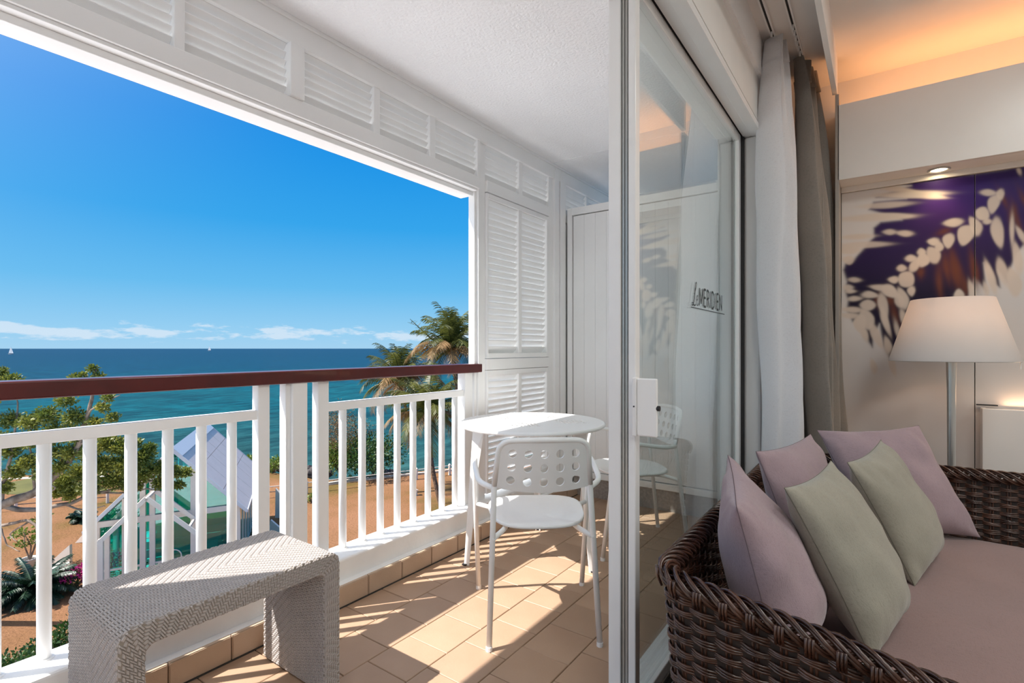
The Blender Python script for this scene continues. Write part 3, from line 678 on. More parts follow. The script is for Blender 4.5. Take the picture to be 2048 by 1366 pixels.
for fx, fy in ((-1.796, 2.079), (-1.198, 2.394), (-1.77, 2.755)):
    dv = Vector((fx - TX, fy - TY, 0)).normalized(); sd2 = Vector((-dv.y, dv.x, 0))
    b = MB()
    top_c = Vector((TX, TY, TZ - 0.012)) + dv*0.335; foot = Vector((fx, fy, 0.0))
    for sgn in (-1, 1):
        # folded flange: wide under the top, tapering to a narrow foot
        p0, p1 = top_c + sd2*sgn*0.068 - dv*0.03, top_c + dv*0.012
        q0, q1 = foot + sd2*sgn*0.017 - dv*0.016, foot + dv*0.006
        m0, m1 = p0.lerp(q0, 0.30) - sd2*sgn*0.026, p1.lerp(q1, 0.30)
        th = (dv + sd2*sgn*0.6).normalized()*-0.004
        for (a0, a1, b0, b1) in ((p0, p1, m0, m1), (m0, m1, q0, q1)):
            vs = [a0, a1, b1, b0]; b.add(vs + [v + th for v in vs], [(0,1,2,3), (7,6,5,4), (0,4,5,1), (1,5,6,2), (2,6,7,3), (3,7,4,0)])
    b.build('leg', M['white_metal'], tb)
    MB().box((fx - 0.012, fy - 0.012, 0), (fx + 0.012, fy + 0.012, 0.008)).build('foot_cap', M['seal'], tb)

# ---------------------------------------------------------------- waterfall bench of pale flat resin weave
bn = thing('woven_bench', (-1.68, 0.766, 0), 'pale woven resin waterfall bench beside the railing, striped with sun', 'bench')
BX0, BX1, BY0, BY1, BH, BT = -1.868, -1.492, 0.455, 1.078, 0.465, 0.056
def path_pts(inset, rad):
    y0, y1, h = BY0 + inset, BY1 - inset, BH - inset
    return arc_path([(0, y0, 0.006), (0, y0, h), (0, y1, h), (0, y1, 0.006)], rad, 10)
def sampler(pts):
    L = [0]
    for a, c in zip(pts, pts[1:]): L.append(L[-1] + (c - a).length)
    def f(s):
        s = min(max(s, 0), L[-1])
        for i in range(len(L)-1):
            if s <= L[i+1] + 1e-9:
                d = pts[i+1] - pts[i]; t = (s - L[i])/max(1e-9, L[i+1]-L[i]); return pts[i] + d*t, d.normalized()
        return pts[-1], (pts[-1]-pts[-2]).normalized()
    return f, L[-1]
def float_piece(b, fn, u0, u1, v0, v1, h, g):
    """one flat strap: a raised, bevelled scale over [u0,u1] x [v0,v1]"""
    gu = g; a = [fn(u0, v0, 0), fn(u1, v0, 0), fn(u1, v1, 0), fn(u0, v1, 0)]
    iu, iv = (u1-u0)*0.16, (v1-v0)*0.16
    c = [fn(u0+iu, v0+iv, h), fn(u1-iu, v0+iv, h), fn(u1-iu, v1-iv, h), fn(u0+iu, v1-iv, h)]
    b.add(a + c, [(4,5,6,7), (0,1,5,4), (1,2,6,5), (2,3,7,6), (3,0,4,7)])
def twill(b, fn, LU, LV, c, h=0.0026, mirror=None):
    nu, nv = int(LU/c), int(LV/c); cu, cv = LU/nu, LV/nv; mid = nv//2
    for i in range(nu):
        for j in range(nv):
            jj = j if (not mirror or j < mid) else (2*mid - 1 - j)
            k = (i + jj) % 4; g = 0.12*c
            if k == 0: float_piece(b, fn, i*cu + g*.3, min(LU, (i+2)*cu) - g*.3, j*cv + g, (j+1)*cv - g, h, g)
            elif k == 2:
                if mirror and jj != j and jj == mid - 1: continue
                if jj == j: a0, a1 = j*cv, min(LV, (j+2)*cv)
                else: a0, a1 = max(0, (j-1)*cv), (j+1)*cv
                float_piece(b, fn, i*cu + g, (i+1)*cu - g, a0 + g*.3, a1 - g*.3, h, g)
fo, LO = sampler(path_pts(0.0, 0.045)); fi, LI = sampler(path_pts(BT, 0.03))
def f_out(s, t, h): p, d = fo(s); nrm = Vector((0, -d.z, d.y)); return (BX0 + t, p.y + nrm.y*h, p.z + nrm.z*h)
def f_in(s, t, h): p, d = fi(s); nrm = Vector((0, -d.z, d.y)); return (BX0 + t, p.y - nrm.y*h, p.z - nrm.z*h)
def rim_fn(xe, sg):
    def f(s, t, h):
        po, d1 = fo(s*LO); pi_, d2 = fi(s*LI); p = po.lerp(pi_, t); return (xe + sg*h, p.y, p.z)
    return f
WB = BX1 - BX0
b = MB(); twill(b, f_out, LO, WB, 0.0066, mirror=True); b.build('woven_cover', M['bench'], bn)['kind'] = 'stuff'
b = MB(); twill(b, f_in, LI, WB, 0.0075, mirror=True); b.build('woven_lining', M['bench'], bn)['kind'] = 'stuff'
b = MB()
for xe, sg in ((BX0, -1), (BX1, 1)):
    fr = rim_fn(xe, sg); twill(b, lambda s, t, h: fr(s/LO, t/0.058, h), LO, 0.058, 0.0073, h=0.003)
b.build('woven_rim', M['bench'], bn)['kind'] = 'stuff'
core = MB(); NS = 70
for i in range(NS+1):
    po, d = fo(LO*i/NS); pi_, d = fi(LI*i/NS)
    core.v += [(BX0, po.y, po.z), (BX1, po.y, po.z), (BX1, pi_.y, pi_.z), (BX0, pi_.y, pi_.z)]
for i in range(NS):
    for k in range(4): q = (k+1) % 4; core.f.append((i*4+k, i*4+q, i*4+4+q, i*4+4+k))
core.f += [(0,1,2,3), (NS*4+3, NS*4+2, NS*4+1, NS*4)]
core.build('frame_core', M['bench_core'], bn)

# ---------------------------------------------------------------- rattan daybed
db_ = thing('rattan_daybed', (0.1, 1.98, 0), 'dark brown woven rattan daybed in front of the glass door', 'daybed')
XBk, XFr, YN, YF = -0.415, 0.62, 1.135, 2.815
HP = arc_path([(XFr, YN, 0), (XBk, YN, 0), (XBk, YF, 0), (XFr, YF, 0)], 0.10, 10)
fp, LP = sampler(HP)
def top_h(s):
    if s < XFr - XBk: x = XFr - s; return 0.655 - 0.17*max(0, x - XBk)**1.2
    return 0.655
def wpt(s, z, off):
    p, d = fp(s); out = Vector((-d.y, d.x, 0))
    lean = 0.05*(z/0.65)                          # sides flare outward toward the top
    return Vector((p.x, p.y, z)) + out*(off + lean - 0.05)
ns = int(LP/0.0515); ds = LP/ns
stk = MB()
for i in range(ns+1):
    s = min(i*ds, LP); th = top_h(s)
    for e in (-0.0045, 0.0045):
        stk.tube([wpt(min(max(s+e, 0), LP), z, 0.0) for z in (0.04, 0.2, 0.4, th-0.02)], 0.0042, 5, caps=False)
o = stk.build('upright_stakes', M['rattan'], db_, smooth=True); o['kind'] = 'stuff'
wv = MB(); nrow = 36
near_n = int((XFr - XBk + 0.5)/ds)
for r in range(nrow):
    for st in range(3):
        pts = []
        for q in range(ns*4 + 1):
            s = q*ds/4; th = top_h(s) - 0.045; z = 0.05 + (th - 0.05)*((r + 0.5)/nrow) + (st - 1)*0.0051
            a = math.cos(PI*s/ds + PI*(r % 2)); off = 0.0085*math.copysign(abs(a)**0.7, a)
            pts.append(wpt(s, z + 0.0018*math.sin(3.1*s/ds + r*1.7 + st), off))
        wv.tube(pts, 0.0034, 5, caps=False)
o = wv.build('woven_strands', M['rattan'], db_, smooth=True); o['kind'] = 'stuff'
core = MB(); nc = 120
for i in range(nc+1):
    s = LP*i/nc; th = top_h(s) - 0.03
    core.v += [wpt(s, 0.05, -0.002), wpt(s, th, -0.002), wpt(s, th, 0.002), wpt(s, 0.05, 0.002)]
for i in range(nc):
    for k in range(4): q = (k+1) % 4; core.f.append((i*4+k, i*4+q, i*4+4+q, i*4+4+k))
core.v = [tuple(v) for v in core.v]; core.build('lining', M['rattan_core'], db_)
# plaited border rolled over the top edge, with a wrap at every stake
bd = MB()
for k in range(5):
    pts = []
    for q in range(ns*6 + 1):
        s = min(q*ds/6, LP); a = 2*PI*(s/(ds*3.2)) + 2*PI*k/5
        z = top_h(s) - 0.020 + 0.019*math.sin(a); pts.append(wpt(s, z, -0.004 + 0.021*math.cos(a)))
    for e in (-0.0038, 0.0038): bd.tube([p + Vector((0, 0, e)) for p in pts], 0.0045, 5, caps=False)
o = bd.build('plaited_border', M['rattan'], db_, smooth=True); o['kind'] = 'stuff'
wr_ = MB()
for i in range(ns+1):
    s = min(i*ds + ds*0.1, LP); th = top_h(s)
    for e in (-0.006, 0.0, 0.006):
        pts = [wpt(min(max(s+e, 0), LP), th - 0.052, 0.016), wpt(min(max(s+e, 0), LP), th - 0.03, 0.0235), wpt(min(max(s+e, 0), LP), th - 0.012, 0.022)]
        wr_.tube(pts, 0.0034, 5)
o = wr_.build('border_wraps', M['rattan'], db_, smooth=True); o['kind'] = 'stuff'
MB().box((XBk + 0.02, YN + 0.02, 0.16), (XFr, YF - 0.02, 0.25)).build('seat_deck', M['rattan_core'], db_)
for x, y in ((XBk + 0.03, YN + 0.03), (XFr - 0.05, YN + 0.03), (XBk + 0.03, YF - 0.03), (XFr - 0.05, YF - 0.03)):
    MB().tube([(x, y, 0), (x, y, 0.17)], 0.02, 10).build('foot', M['rattan'], db_)
# mattress
def cushion_box(b, a, c, r=0.035, crown=0.012):
    (x0, y0, z0), (x1, y1, z1) = a, c
    def top(u, v):
        uu, vv = 2*u-1, 2*v-1; e = max(abs(uu), abs(vv))
        k = (1 - abs(uu)**14)*(1 - abs(vv)**14)
        return (x0 + (x1-x0)*u, y0 + (y1-y0)*v, z1 - r*(1-k) + crown*(1-uu*uu)*(1-vv*vv) + 0.003*mnoise.noise((u*6, v*9, 0)))
    n = 48; b.grid(top, n, n)
    base = len(b.v); ring = [(i/n, 0) for i in range(n)] + [(1, j/n) for j in range(n)] + [(1-i/n, 1) for i in range(n)] + [(0, 1-j/n) for j in range(n)]
    for u, v in ring: p = top(u, v); b.v.append(p); b.v.append((p[0], p[1], z0))
    m_ = len(ring)
    for k in range(m_): q = (k+1) % m_; b.f.append((base+2*k, base+2*k+1, base+2*q+1, base+2*q))
    b.f.append(tuple(base + 2*k + 1 for k in range(m_)))
mt = thing('mattress', (0.1, 2.0, 0.25), 'mauve fabric mattress filling the rattan daybed', 'mattress')
b = MB(); cushion_box(b, (XBk + 0.035, YN + 0.035, 0.25), (0.66, YF - 0.035, 0.405)); b.build('mattress_cover', M['mattress'], mt, smooth=True)
MB().tube(arc_path([(0.665, YN+0.036, 0.375), (0.665, YF-0.036, 0.375)], 0.01), 0.004, 6).build('piping', M['mattress'], mt)

# scatter cushions
def pillow(name, label, group, corners, thick, m, seam, seed, bulge=1.0):
    """corners: bottom-near, bottom-far, top-far, top-near (3-D); fat in the middle, pinched at the corners"""
    P = [Vector(c) for c in corners]; base = min(P, key=lambda p: p.z)
    cen = sum(P, Vector())/4
    t = thing(name, (cen.x, cen.y, base.z), label, 'cushion', group)
    nrm = (P[1]-P[0]).cross(P[3]-P[0]).normalized()
    n = 36; off = seed*3.7
    def fn(sg):
        def f(a, c):
            u, v = 2*a-1, 2*c-1
            u = math.sin(u*PI/2); v = math.sin(v*PI/2)
            # straight seams draw inward between the corners
            uu = u*(1 - 0.075*(1-v*v)); vv = v*(1 - 0.075*(1-u*u))
            q = ((1-uu)/2, (1+uu)/2); r_ = ((1-vv)/2, (1+vv)/2)
            p = P[0]*q[0]*r_[0] + P[1]*q[1]*r_[0] + P[2]*q[1]*r_[1] + P[3]*q[0]*r_[1]
            e = 1.12*max(0, 1-abs(u)**2.2)**0.5 * max(0, 1-abs(v)**2.2)**0.5
            corner = (abs(u)*abs(v))**3
            wr = 0.012*mnoise.noise((u*2.2+off, v*2.2, sg*2.0)) + 0.008*math.sin(9*(u+v) + off)*corner + 0.007*mnoise.noise((u*7+off, v*3, sg))*(abs(v) + abs(u))*0.5
            return p + nrm*sg*(thick*0.5*e*bulge*(1 + 0.18*(-v)) + wr*min(1, e*3))
        return f
    b = MB(); b.grid(fn(1), n, n); b.grid(fn(-1), n, n)
    o = b.build('cushion_cover', m, t, smooth=True)
    bm = bmesh.new(); bm.from_mesh(o.data); bmesh.ops.remove_doubles(bm, verts=bm.verts, dist=0.0008); bmesh.ops.recalc_face_normals(bm, faces=bm.faces); bm.to_mesh(o.data); bm.free()
    o.data.polygons.foreach_set('use_smooth', [True]*len(o.data.polygons))
    f = fn(1); ring = [f(i/n, 0) for i in range(n)] + [f(1, i/n) for i in range(n)] + [f(1-i/n, 1) for i in range(n)] + [f(0, 1-i/n) for i in range(n)]
    MB().tube(ring, 0.0011, 5, closed=True).build('seam', seam, t)
    return t

G5 = None
pillow('scatter_cushion', 'large lilac scatter cushion nearest the camera, in the near corner of the daybed', G5, [(-0.18,1.265,0.42),(-0.135,1.65,0.42),(-0.385,1.685,0.82),(-0.27,1.265,0.785)], 0.175, M['lilac'], M['seam'], 1)
pillow('scatter_cushion', 'lilac scatter cushion leaning on the daybed back, behind the two sage ones', G5, [(-0.20,1.83,0.42),(-0.08,2.25,0.42),(-0.22,2.28,0.82),(-0.335,1.85,0.81)], 0.15, M['lilac'], M['seam'], 2)
pillow('scatter_cushion', 'large lilac scatter cushion farthest away, leaning against the far arm', G5, [(-0.05,2.43,0.42),(0.315,2.69,0.415),(0.130,2.765,0.825),(-0.225,2.59,0.795)], 0.16, M['lilac'], M['seam'], 3)
pillow('scatter_cushion', 'sage green scatter cushion beside the nearest lilac one', G5, [(-0.015,1.475,0.415),(0.055,1.855,0.415),(-0.125,1.86,0.805),(-0.20,1.47,0.795)], 0.15, M['sage'], M['seam_sage'], 4)
pillow('scatter_cushion', 'sage green scatter cushion farther along, in front of the far lilac one', G5, [(0.085,2.02,0.415),(0.175,2.44,0.415),(-0.0,2.43,0.80),(-0.09,2.02,0.775)], 0.15, M['sage'], M['seam_sage'], 5)

# ---------------------------------------------------------------- floor lamp
LXp, LYp = 0.268, 3.15
lp = thing('floor_lamp', (LXp, LYp, 0), 'floor lamp with a tapered pale shade and slim steel pole behind the daybed', 'lamp')
MB().lathe([(0.14, 0.0), (0.14, 0.015), (0.05, 0.024), (0.02, 0.03)], 36, (LXp, LYp, 0)).build('base', M['steel'], lp, True)
MB().lathe([(0.017, 0.02), (0.0155, 0.6), (0.017, 0.95), (0.021, 1.10), (0.021, 1.13)], 20, (LXp, LYp, 0)).build('pole', M['steel'], lp, True)
sh = MB().lathe([(0.239, 1.092), (0.238, 1.094), (0.153, 1.380), (0.151, 1.381), (0.149, 1.378), (0.235, 1.092), (0.239, 1.092)], 64, (LXp, LYp, 0), False, False).build('lamp_shade', M['shade'], lp, True)
MB().tube([(LXp + 0.235*math.cos(2*PI*k/48), LYp + 0.235*math.sin(2*PI*k/48), 1.093) for k in range(48)], 0.003, 6, closed=True).build('shade_ring', M['steel'], sh)
for k in range(3):
    a = 2*PI*k/3; MB().tube([(LXp, LYp, 1.13), (LXp + 0.15*math.cos(a), LYp + 0.15*math.sin(a), 1.375)], 0.0025, 6).build('shade_arm', M['steel'], lp)
MB().lathe([(0.018, 1.13), (0.018, 1.18)], 14, (LXp, LYp, 0)).lathe([(0.0005, 1.18), (0.022, 1.20), (0.03, 1.235), (0.022, 1.265), (0.0005, 1.275)], 16, (LXp, LYp, 0), False, False).build('bulb', M['bulb'], lp, True)
MB().tube([(LXp + 0.225, LYp - 0.05, 1.095), (LXp + 0.225, LYp - 0.05, 1.06)], 0.0025, 6).build('pull_cord', M['alu'], lp)
pl = bpy.data.lights.new('lamp_light', 'POINT'); pl.energy = 1.15; pl.color = (1.0, 0.58, 0.32); pl.shadow_soft_size = 0.035
po = bpy.data.objects.new('lamp_light', pl); C.objects.link(po); po.location = (LXp, LYp, 1.30)
# ---------------------------------------------------------------- grounds, sea and everything outside (the balcony is three floors up)
GZ, SEA = -9.0, -10.4
def pos_nodes(nt):
    g = nt.nodes.new('ShaderNodeNewGeometry'); return g.outputs['Position']
def lawn_mat():
    m = bpy.data.materials.new('dry_lawn'); m.use_nodes = True; nt = m.node_tree; b = nt.nodes['Principled BSDF']; b.inputs['Roughness'].default_value = 0.95; b.inputs['Specular IOR Level'].default_value = 0.1
    P = pos_nodes(nt)
    n1 = node(nt, 'ShaderNodeTexNoise', Scale=0.16, Detail=5.0, Roughness=0.6); n2 = node(nt, 'ShaderNodeTexNoise', Scale=9.0, Detail=6.0, Roughness=0.75)
    for n in (n1, n2): nt.links.new(P, n.inputs['Vector'])
    a = ramp(nt, [(0.34, (0.14, 0.098, 0.03)), (0.46, (0.235, 0.12, 0.054)), (0.58, (0.29, 0.145, 0.075)), (0.75, (0.32, 0.16, 0.088))], n1.outputs[0])
    f = ramp(nt, [(0.3, 0.55), (0.5, 1.0), (0.72, 1.2)], n2.outputs[0])
    nt.links.new(mixc(nt, 1.0, a.outputs[0], f.outputs[0], 'MULTIPLY'), b.inputs['Base Color'])
    bp = node(nt, 'ShaderNodeBump', Strength=0.8, Distance=0.1); nt.links.new(n2.outputs[0], bp.inputs['Height']); nt.links.new(bp.outputs[0], b.inputs['Normal'])
    return m
def sea_mat():
    m = bpy.data.materials.new('tropical_sea'); m.use_nodes = True; nt = m.node_tree; b = nt.nodes['Principled BSDF']
    b.inputs['Roughness'].default_value = 0.3; b.inputs['Specular IOR Level'].default_value = 0.015
    P = pos_nodes(nt); sp = nt.nodes.new('ShaderNodeSeparateXYZ'); nt.links.new(P, sp.inputs[0])
    # distance seaward from the shore sets the water colour: pale sand shallows, turquoise lagoon, deep blue
    d = vmath(nt, 'ADD', vmath(nt, 'MULTIPLY', sp.outputs[0], -0.80), vmath(nt, 'MULTIPLY', sp.outputs[1], 0.60))
    lg = vmath(nt, 'LOGARITHM', vmath(nt, 'MAXIMUM', d, 20.0), 10.0)
    mp = nt.nodes.new('ShaderNodeMapping'); mp.inputs['Scale'].default_value = (0.02, 0.02, 0.02); nt.links.new(P, mp.inputs[0])
    n1 = node(nt, 'ShaderNodeTexNoise', Scale=1.4, Detail=5.0, Roughness=0.62); nt.links.new(mp.outputs[0], n1.inputs['Vector'])
    lg2 = vmath(nt, 'ADD', lg, vmath(nt, 'MULTIPLY', vmath(nt, 'SUBTRACT', n1.outputs[0], 0.5), 0.75))
    x = vmath(nt, 'MULTIPLY', vmath(nt, 'SUBTRACT', lg2, 1.5), 0.4)      # 30 m -> 0, 10 km -> 1
    c = ramp(nt, [(0.0, (0.045, 0.085, 0.07)), (0.10, (0.018, 0.066, 0.066)), (0.18, (0.005, 0.050, 0.058)), (0.27, (0.0015, 0.064, 0.080)), (0.34, (0.001, 0.040, 0.066)), (0.43, (0.0007, 0.028, 0.060)), (0.60, (0.0006, 0.021, 0.053)), (1.0, (0.0006, 0.018, 0.056))], x)
    # dark reef patches
    n2 = node(nt, 'ShaderNodeTexNoise', Scale=5.0, Detail=6.0, Roughness=0.7); nt.links.new(mp.outputs[0], n2.inputs['Vector'])
    rf = ramp(nt, [(0.36, 0.62), (0.52, 1.0), (0.66, 1.22)], n2.outputs[0])
    # wind ripples
    mp3 = nt.nodes.new('ShaderNodeMapping'); mp3.inputs['Scale'].default_value = (1.0, 0.45, 1.0); mp3.inputs['Rotation'].default_value = (0, 0, 0.9); nt.links.new(P, mp3.inputs[0])
    n3 = node(nt, 'ShaderNodeTexNoise', Scale=0.55, Detail=6.0, Roughness=0.65); nt.links.new(mp3.outputs[0], n3.inputs['Vector'])
    rp = ramp(nt, [(0.36, 0.55), (0.5, 1.0), (0.64, 1.5)], n3.outputs[0])
    cc = mixc(nt, 1.0, mixc(nt, 1.0, c.outputs[0], rf.outputs[0], 'MULTIPLY'), rp.outputs[0], 'MULTIPLY')
    nt.links.new(mixc(nt, 1.0, cc, (0.80, 0.84, 0.80), 'MULTIPLY'), b.inputs['Base Color'])
    bp = node(nt, 'ShaderNodeBump', Strength=0.5, Distance=0.4); nt.links.new(n3.outputs[0], bp.inputs['Height']); nt.links.new(bp.outputs[0], b.inputs['Normal'])
    return m
M['lawn'] = lawn_mat(); M['sea'] = sea_mat()
M['leaf'] = mat('glossy_leaf', (0.20, 0.26, 0.04), 0.45, vscale=1.2, col2=(0.09, 0.15, 0.02), transl=0.3)
M['leaf_dark'] = mat('dark_leaf', (0.055, 0.115, 0.02), 0.45, vscale=1.5, col2=(0.02, 0.055, 0.01), transl=0.25)
M['leaf_olive'] = mat('olive_leaf', (0.30, 0.29, 0.05), 0.5, vscale=0.9, col2=(0.11, 0.15, 0.025), transl=0.3)
M['leaf_dry'] = mat('dry_twig_foliage', (0.22, 0.14, 0.06), 0.8, vscale=1.5, col2=(0.12, 0.08, 0.03), transl=0.2)
M['palm'] = mat('palm_frond_green', (0.15, 0.155, 0.032), 0.45, vscale=0.8, col2=(0.045, 0.06, 0.014), transl=0.3)
M['palm_dry'] = mat('palm_frond_dry', (0.38, 0.23, 0.10), 0.6, vscale=0.8, col2=(0.18, 0.115, 0.04), transl=0.3)
M['trunk'] = mat('palm_trunk', (0.20, 0.13, 0.085), 0.9, vscale=5, col2=(0.09, 0.055, 0.035), bump=0.6, bscale=14)
M['bark'] = mat('pale_bark', (0.33, 0.25, 0.19), 0.9, vscale=3, col2=(0.15, 0.10, 0.07))
M['cycad'] = mat('cycad_leaf', (0.025, 0.065, 0.03), 0.4, vscale=2, col2=(0.008, 0.028, 0.014), transl=0.1)
M['pink'] = mat('bougainvillea_bract', (0.62, 0.03, 0.30), 0.6, vscale=3, col2=(0.38, 0.015, 0.16), transl=0.2)
M['rock'] = mat('shore_rock', (0.075, 0.06, 0.055), 0.8, var=0.6, vscale=2.5, bump=0.6, bscale=5)
M['roof'] = mat('pale_roof_sheet', (0.74, 0.61, 0.56), 0.55, var=0.05, vscale=2)
M['roof_edge'] = mat('roof_flashing', (0.72, 0.72, 0.74), 0.5)
M['frame'] = mat('chapel_white_frame', (0.84, 0.75, 0.65), 0.5, var=0.03)
M['teal_glass'] = glass_mat('teal_tinted_glass', (0.15, 0.80, 0.78), 0.10)
M['pale_floor'] = mat('chapel_floor', (0.55, 0.52, 0.48), 0.6, var=0.1)
M['grass_patch'] = mat('green_grass', (0.10, 0.095, 0.018), 0.95, vscale=0.8, col2=(0.07, 0.07, 0.012), bump=0.6, bscale=8)
M['path'] = mat('pale_path', (0.62, 0.56, 0.47), 0.9, var=0.15)
M['pot'] = mat('pale_pot', (0.55, 0.52, 0.48), 0.7)
M['sail'] = mat('white_sail', (0.85, 0.85, 0.85), 0.8); M['hull'] = mat('boat_hull', (0.30, 0.32, 0.34), 0.5)

# lawn: shore edge found where the photograph shows it, on the ground plane
edge = [(-900, 985), (-400, 968), (0, 953), (130, 947), (400, 945), (480, 946), (535, 944), (600, 952), (640, 962), (700, 955), (760, 950), (850, 941), (935, 933), (1100, 920), (1500, 900)]
EP = [at_z(u, v, GZ) for u, v in edge]
b = MB(); near = Vector((-3.2, -60, GZ)), Vector((-3.2, 90, GZ))
lo = [Vector((-3.2, -60 + 150*i/(len(EP)-1), GZ)) for i in range(len(EP))]
b.add(EP + lo, [(i, i+1, len(EP)+i+1, len(EP)+i) for i in range(len(EP)-1)])
lawn = b.build('lawn', M['lawn']); lawn['kind'] = 'structure'
def sea_side(p, k, z): d = Vector((p.x, p.y, 0)).normalized(); return Vector((p.x + d.x*k, p.y + d.y*k, z))
b = MB(); n = len(EP); b.add(EP + [sea_side(p, 2.5, SEA - 0.2) for p in EP], [(i, n+i, n+i+1, i+1) for i in range(n-1)])
tp = [Vector((-2.3, -28, GZ + 0.03)), Vector((-2.3, 14.5, GZ + 0.03)), Vector((-5.0, 13.2, GZ + 0.03)), Vector((-24.0, -0.2, GZ + 0.03)), Vector((-26.0, -28, GZ + 0.03))]
bounce = MB().add(tp, [(0, 1, 2, 3, 4)]).build('bounce_ground', mat('pale_bounce_ground', (0.85, 0.85, 0.84), 0.8, var=0.06, vscale=0.8)); bounce['kind'] = 'structure'  # unseen added ground, put in to bounce sunlight up to the balcony ceiling
bank = b.build('shore_bank', mat('shore_sand', (0.42, 0.34, 0.26), 0.95, var=0.4, vscale=1.0)); bank['kind'] = 'structure'
b = MB(); b.add([(-3, -40000, SEA), (-3, 40000, SEA), (-45000, 40000, SEA), (-45000, -40000, SEA)], [(0, 1, 2, 3)])
sea = b.build('sea', M['sea']); sea['kind'] = 'structure'
pt = MB(); pts = [at_z(u, v, GZ) for u, v in ((-500, 975), (0, 957), (130, 951), (300, 952))]
pt.add(pts + [p + Vector((0.75*0.9, -0.2, 0)) for p in pts] , [(i, i+1, 4+i+1, 4+i) for i in range(3)])
pt.v = [(x, y, GZ + 0.02) for x, y, z in pt.v]; o = pt.build('path', M['path']); o['kind'] = 'structure'
b = MB(); gp = [at_z(u, v, GZ + 0.015) for u, v in ((-60, 985), (0, 968), (60, 957), (130, 957), (190, 972), (240, 985), (150, 992), (60, 990))]
b.add(gp, [tuple(range(8))]); o = b.build('grass_patch', M['grass_patch']); o['kind'] = 'structure'

# low kerb wall and post-and-rail fence on the lawn's edge
kb = [at_z(u, v, GZ) for u, v in ((640, 972), (700, 962), (760, 957), (850, 948), (935, 939), (1000, 933))]
t = thing('lawn_kerb', (kb[2].x, kb[2].y, GZ), 'pale low kerb along the shore edge of the lawn, beside the bushes', 'kerb')
for p, q in zip(kb, kb[1:]): MB().bar(p + Vector((0,0,0.08)), q + Vector((0,0,0.08)), 0.25, 0.16).build('kerb_length', M['path'], t)
def fence(pix, label, h=0.85):
    ps = [at_z(u, v, GZ) for u, v in pix]
    t = thing('rail_fence', (ps[0].x, ps[0].y, GZ), label, 'fence')
    for p in ps: MB().box((p.x-0.07, p.y-0.07, GZ), (p.x+0.07, p.y+0.07, GZ+h)).lathe([(0.11, h), (0.0005, h+0.08)], 4, (p.x, p.y, GZ)).build('post', M['frame'], t)
    for p, q in zip(ps, ps[1:]):
        for z in (0.75, 0.4): MB().bar(p + Vector((0,0,z*h/0.85)), q + Vector((0,0,z*h/0.85)), 0.05, 0.05).build('rail', M['bark'] if z < 0.5 else M['frame'], t)
fence([(-130, 1036), (32, 1022), (215, 1006)], 'white post and rail fence crossing the lawn beneath the spreading tree')
fence([(505, 1000), (613, 987), (722, 973), (833, 959), (899, 950), (965, 943)], 'low post and wire fence running past the palm trunks at the back of the lawn')

def leafcloud(b, cen, rad, n, size, flat=0.8, shell=0.5, droop=0.3):
    cen = Vector(cen)
    for _ in range(n):
        d = Vector((R.gauss(0,1), R.gauss(0,1), R.gauss(0,1))).normalized(); k = shell + (1-shell)*R.random()
        p = cen + Vector((d.x*rad[0], d.y*rad[1], d.z*rad[2]*flat))*k*(0.8 + 0.35*mnoise.noise(d*2.1 + cen))
        ax = (d + Vector((R.uniform(-1,1), R.uniform(-1,1), R.uniform(-0.6,1.0)))).normalized()
        sd_ = ax.cross(Vector((R.uniform(-1,1), R.uniform(-1,1), R.uniform(-1,1)))).normalized(); s = size*R.uniform(0.6, 1.25)
        b.add([p, p + ax*s*0.5 + sd_*s*0.26, p + ax*s, p + ax*s*0.5 - sd_*s*0.26], [(0, 1, 2, 3)])
def shrub(name, label, u, v, wd, ht, m, n, size, cat='shrub', group=None, lumps=5, stems=True, z0=GZ):
    c = at_z(u, v, z0); t = thing(name, c, label, cat, group); b = MB()
    for k in range(lumps):
        a = 2*PI*k/lumps + R.random(); e = 0.0 if k == 0 else 0.52
        leafcloud(b, (c.x + math.cos(a)*wd*e*0.5, c.y + math.sin(a)*wd*e*0.5, z0 + ht*(0.52 + 0.14*R.uniform(-1,1))), (wd*0.33, wd*0.33, ht*0.52), n//lumps, size, 0.85, 0.35)
    b.build('foliage', m, t)['kind'] = 'stuff'
    if stems:
        s = MB()
        for k in range(5):
            a = R.uniform(0, 6.3); s.tube([c, c + Vector((math.cos(a)*wd*0.12, math.sin(a)*wd*0.12, ht*0.35)), c + Vector((math.cos(a)*wd*0.3, math.sin(a)*wd*0.3, ht*0.75))], [0.04, 0.03, 0.012], 5)
        s.build('stems', M['bark'], t)['kind'] = 'stuff'
    return t
shrub('shore_bush', 'big rounded dark green bush at the shore edge behind the balusters', 745, 951, 6.2, 3.6, M['leaf_dark'], 5200, 0.22)
shrub('shore_bush', 'brighter yellow green bush left of the big dark shore bush', 682, 955, 3.6, 3.0, M['leaf'], 3600, 0.2)
shrub('feathery_tree', 'thin reddish brown feathery tree rising behind the shore bushes', 690, 948, 5.6, 5.8, M['leaf_dry'], 6000, 0.13, cat='tree')
shrub('shore_shrub', 'small green shrub by the rocks just right of the chapel roof', 512, 940, 2.0, 1.5, M['leaf'], 420, 0.26)
shrub('shore_shrub', 'small green shrub by the rocks just left of the wide railing post', 550, 945, 2.2, 1.3, M['leaf'], 420, 0.26)
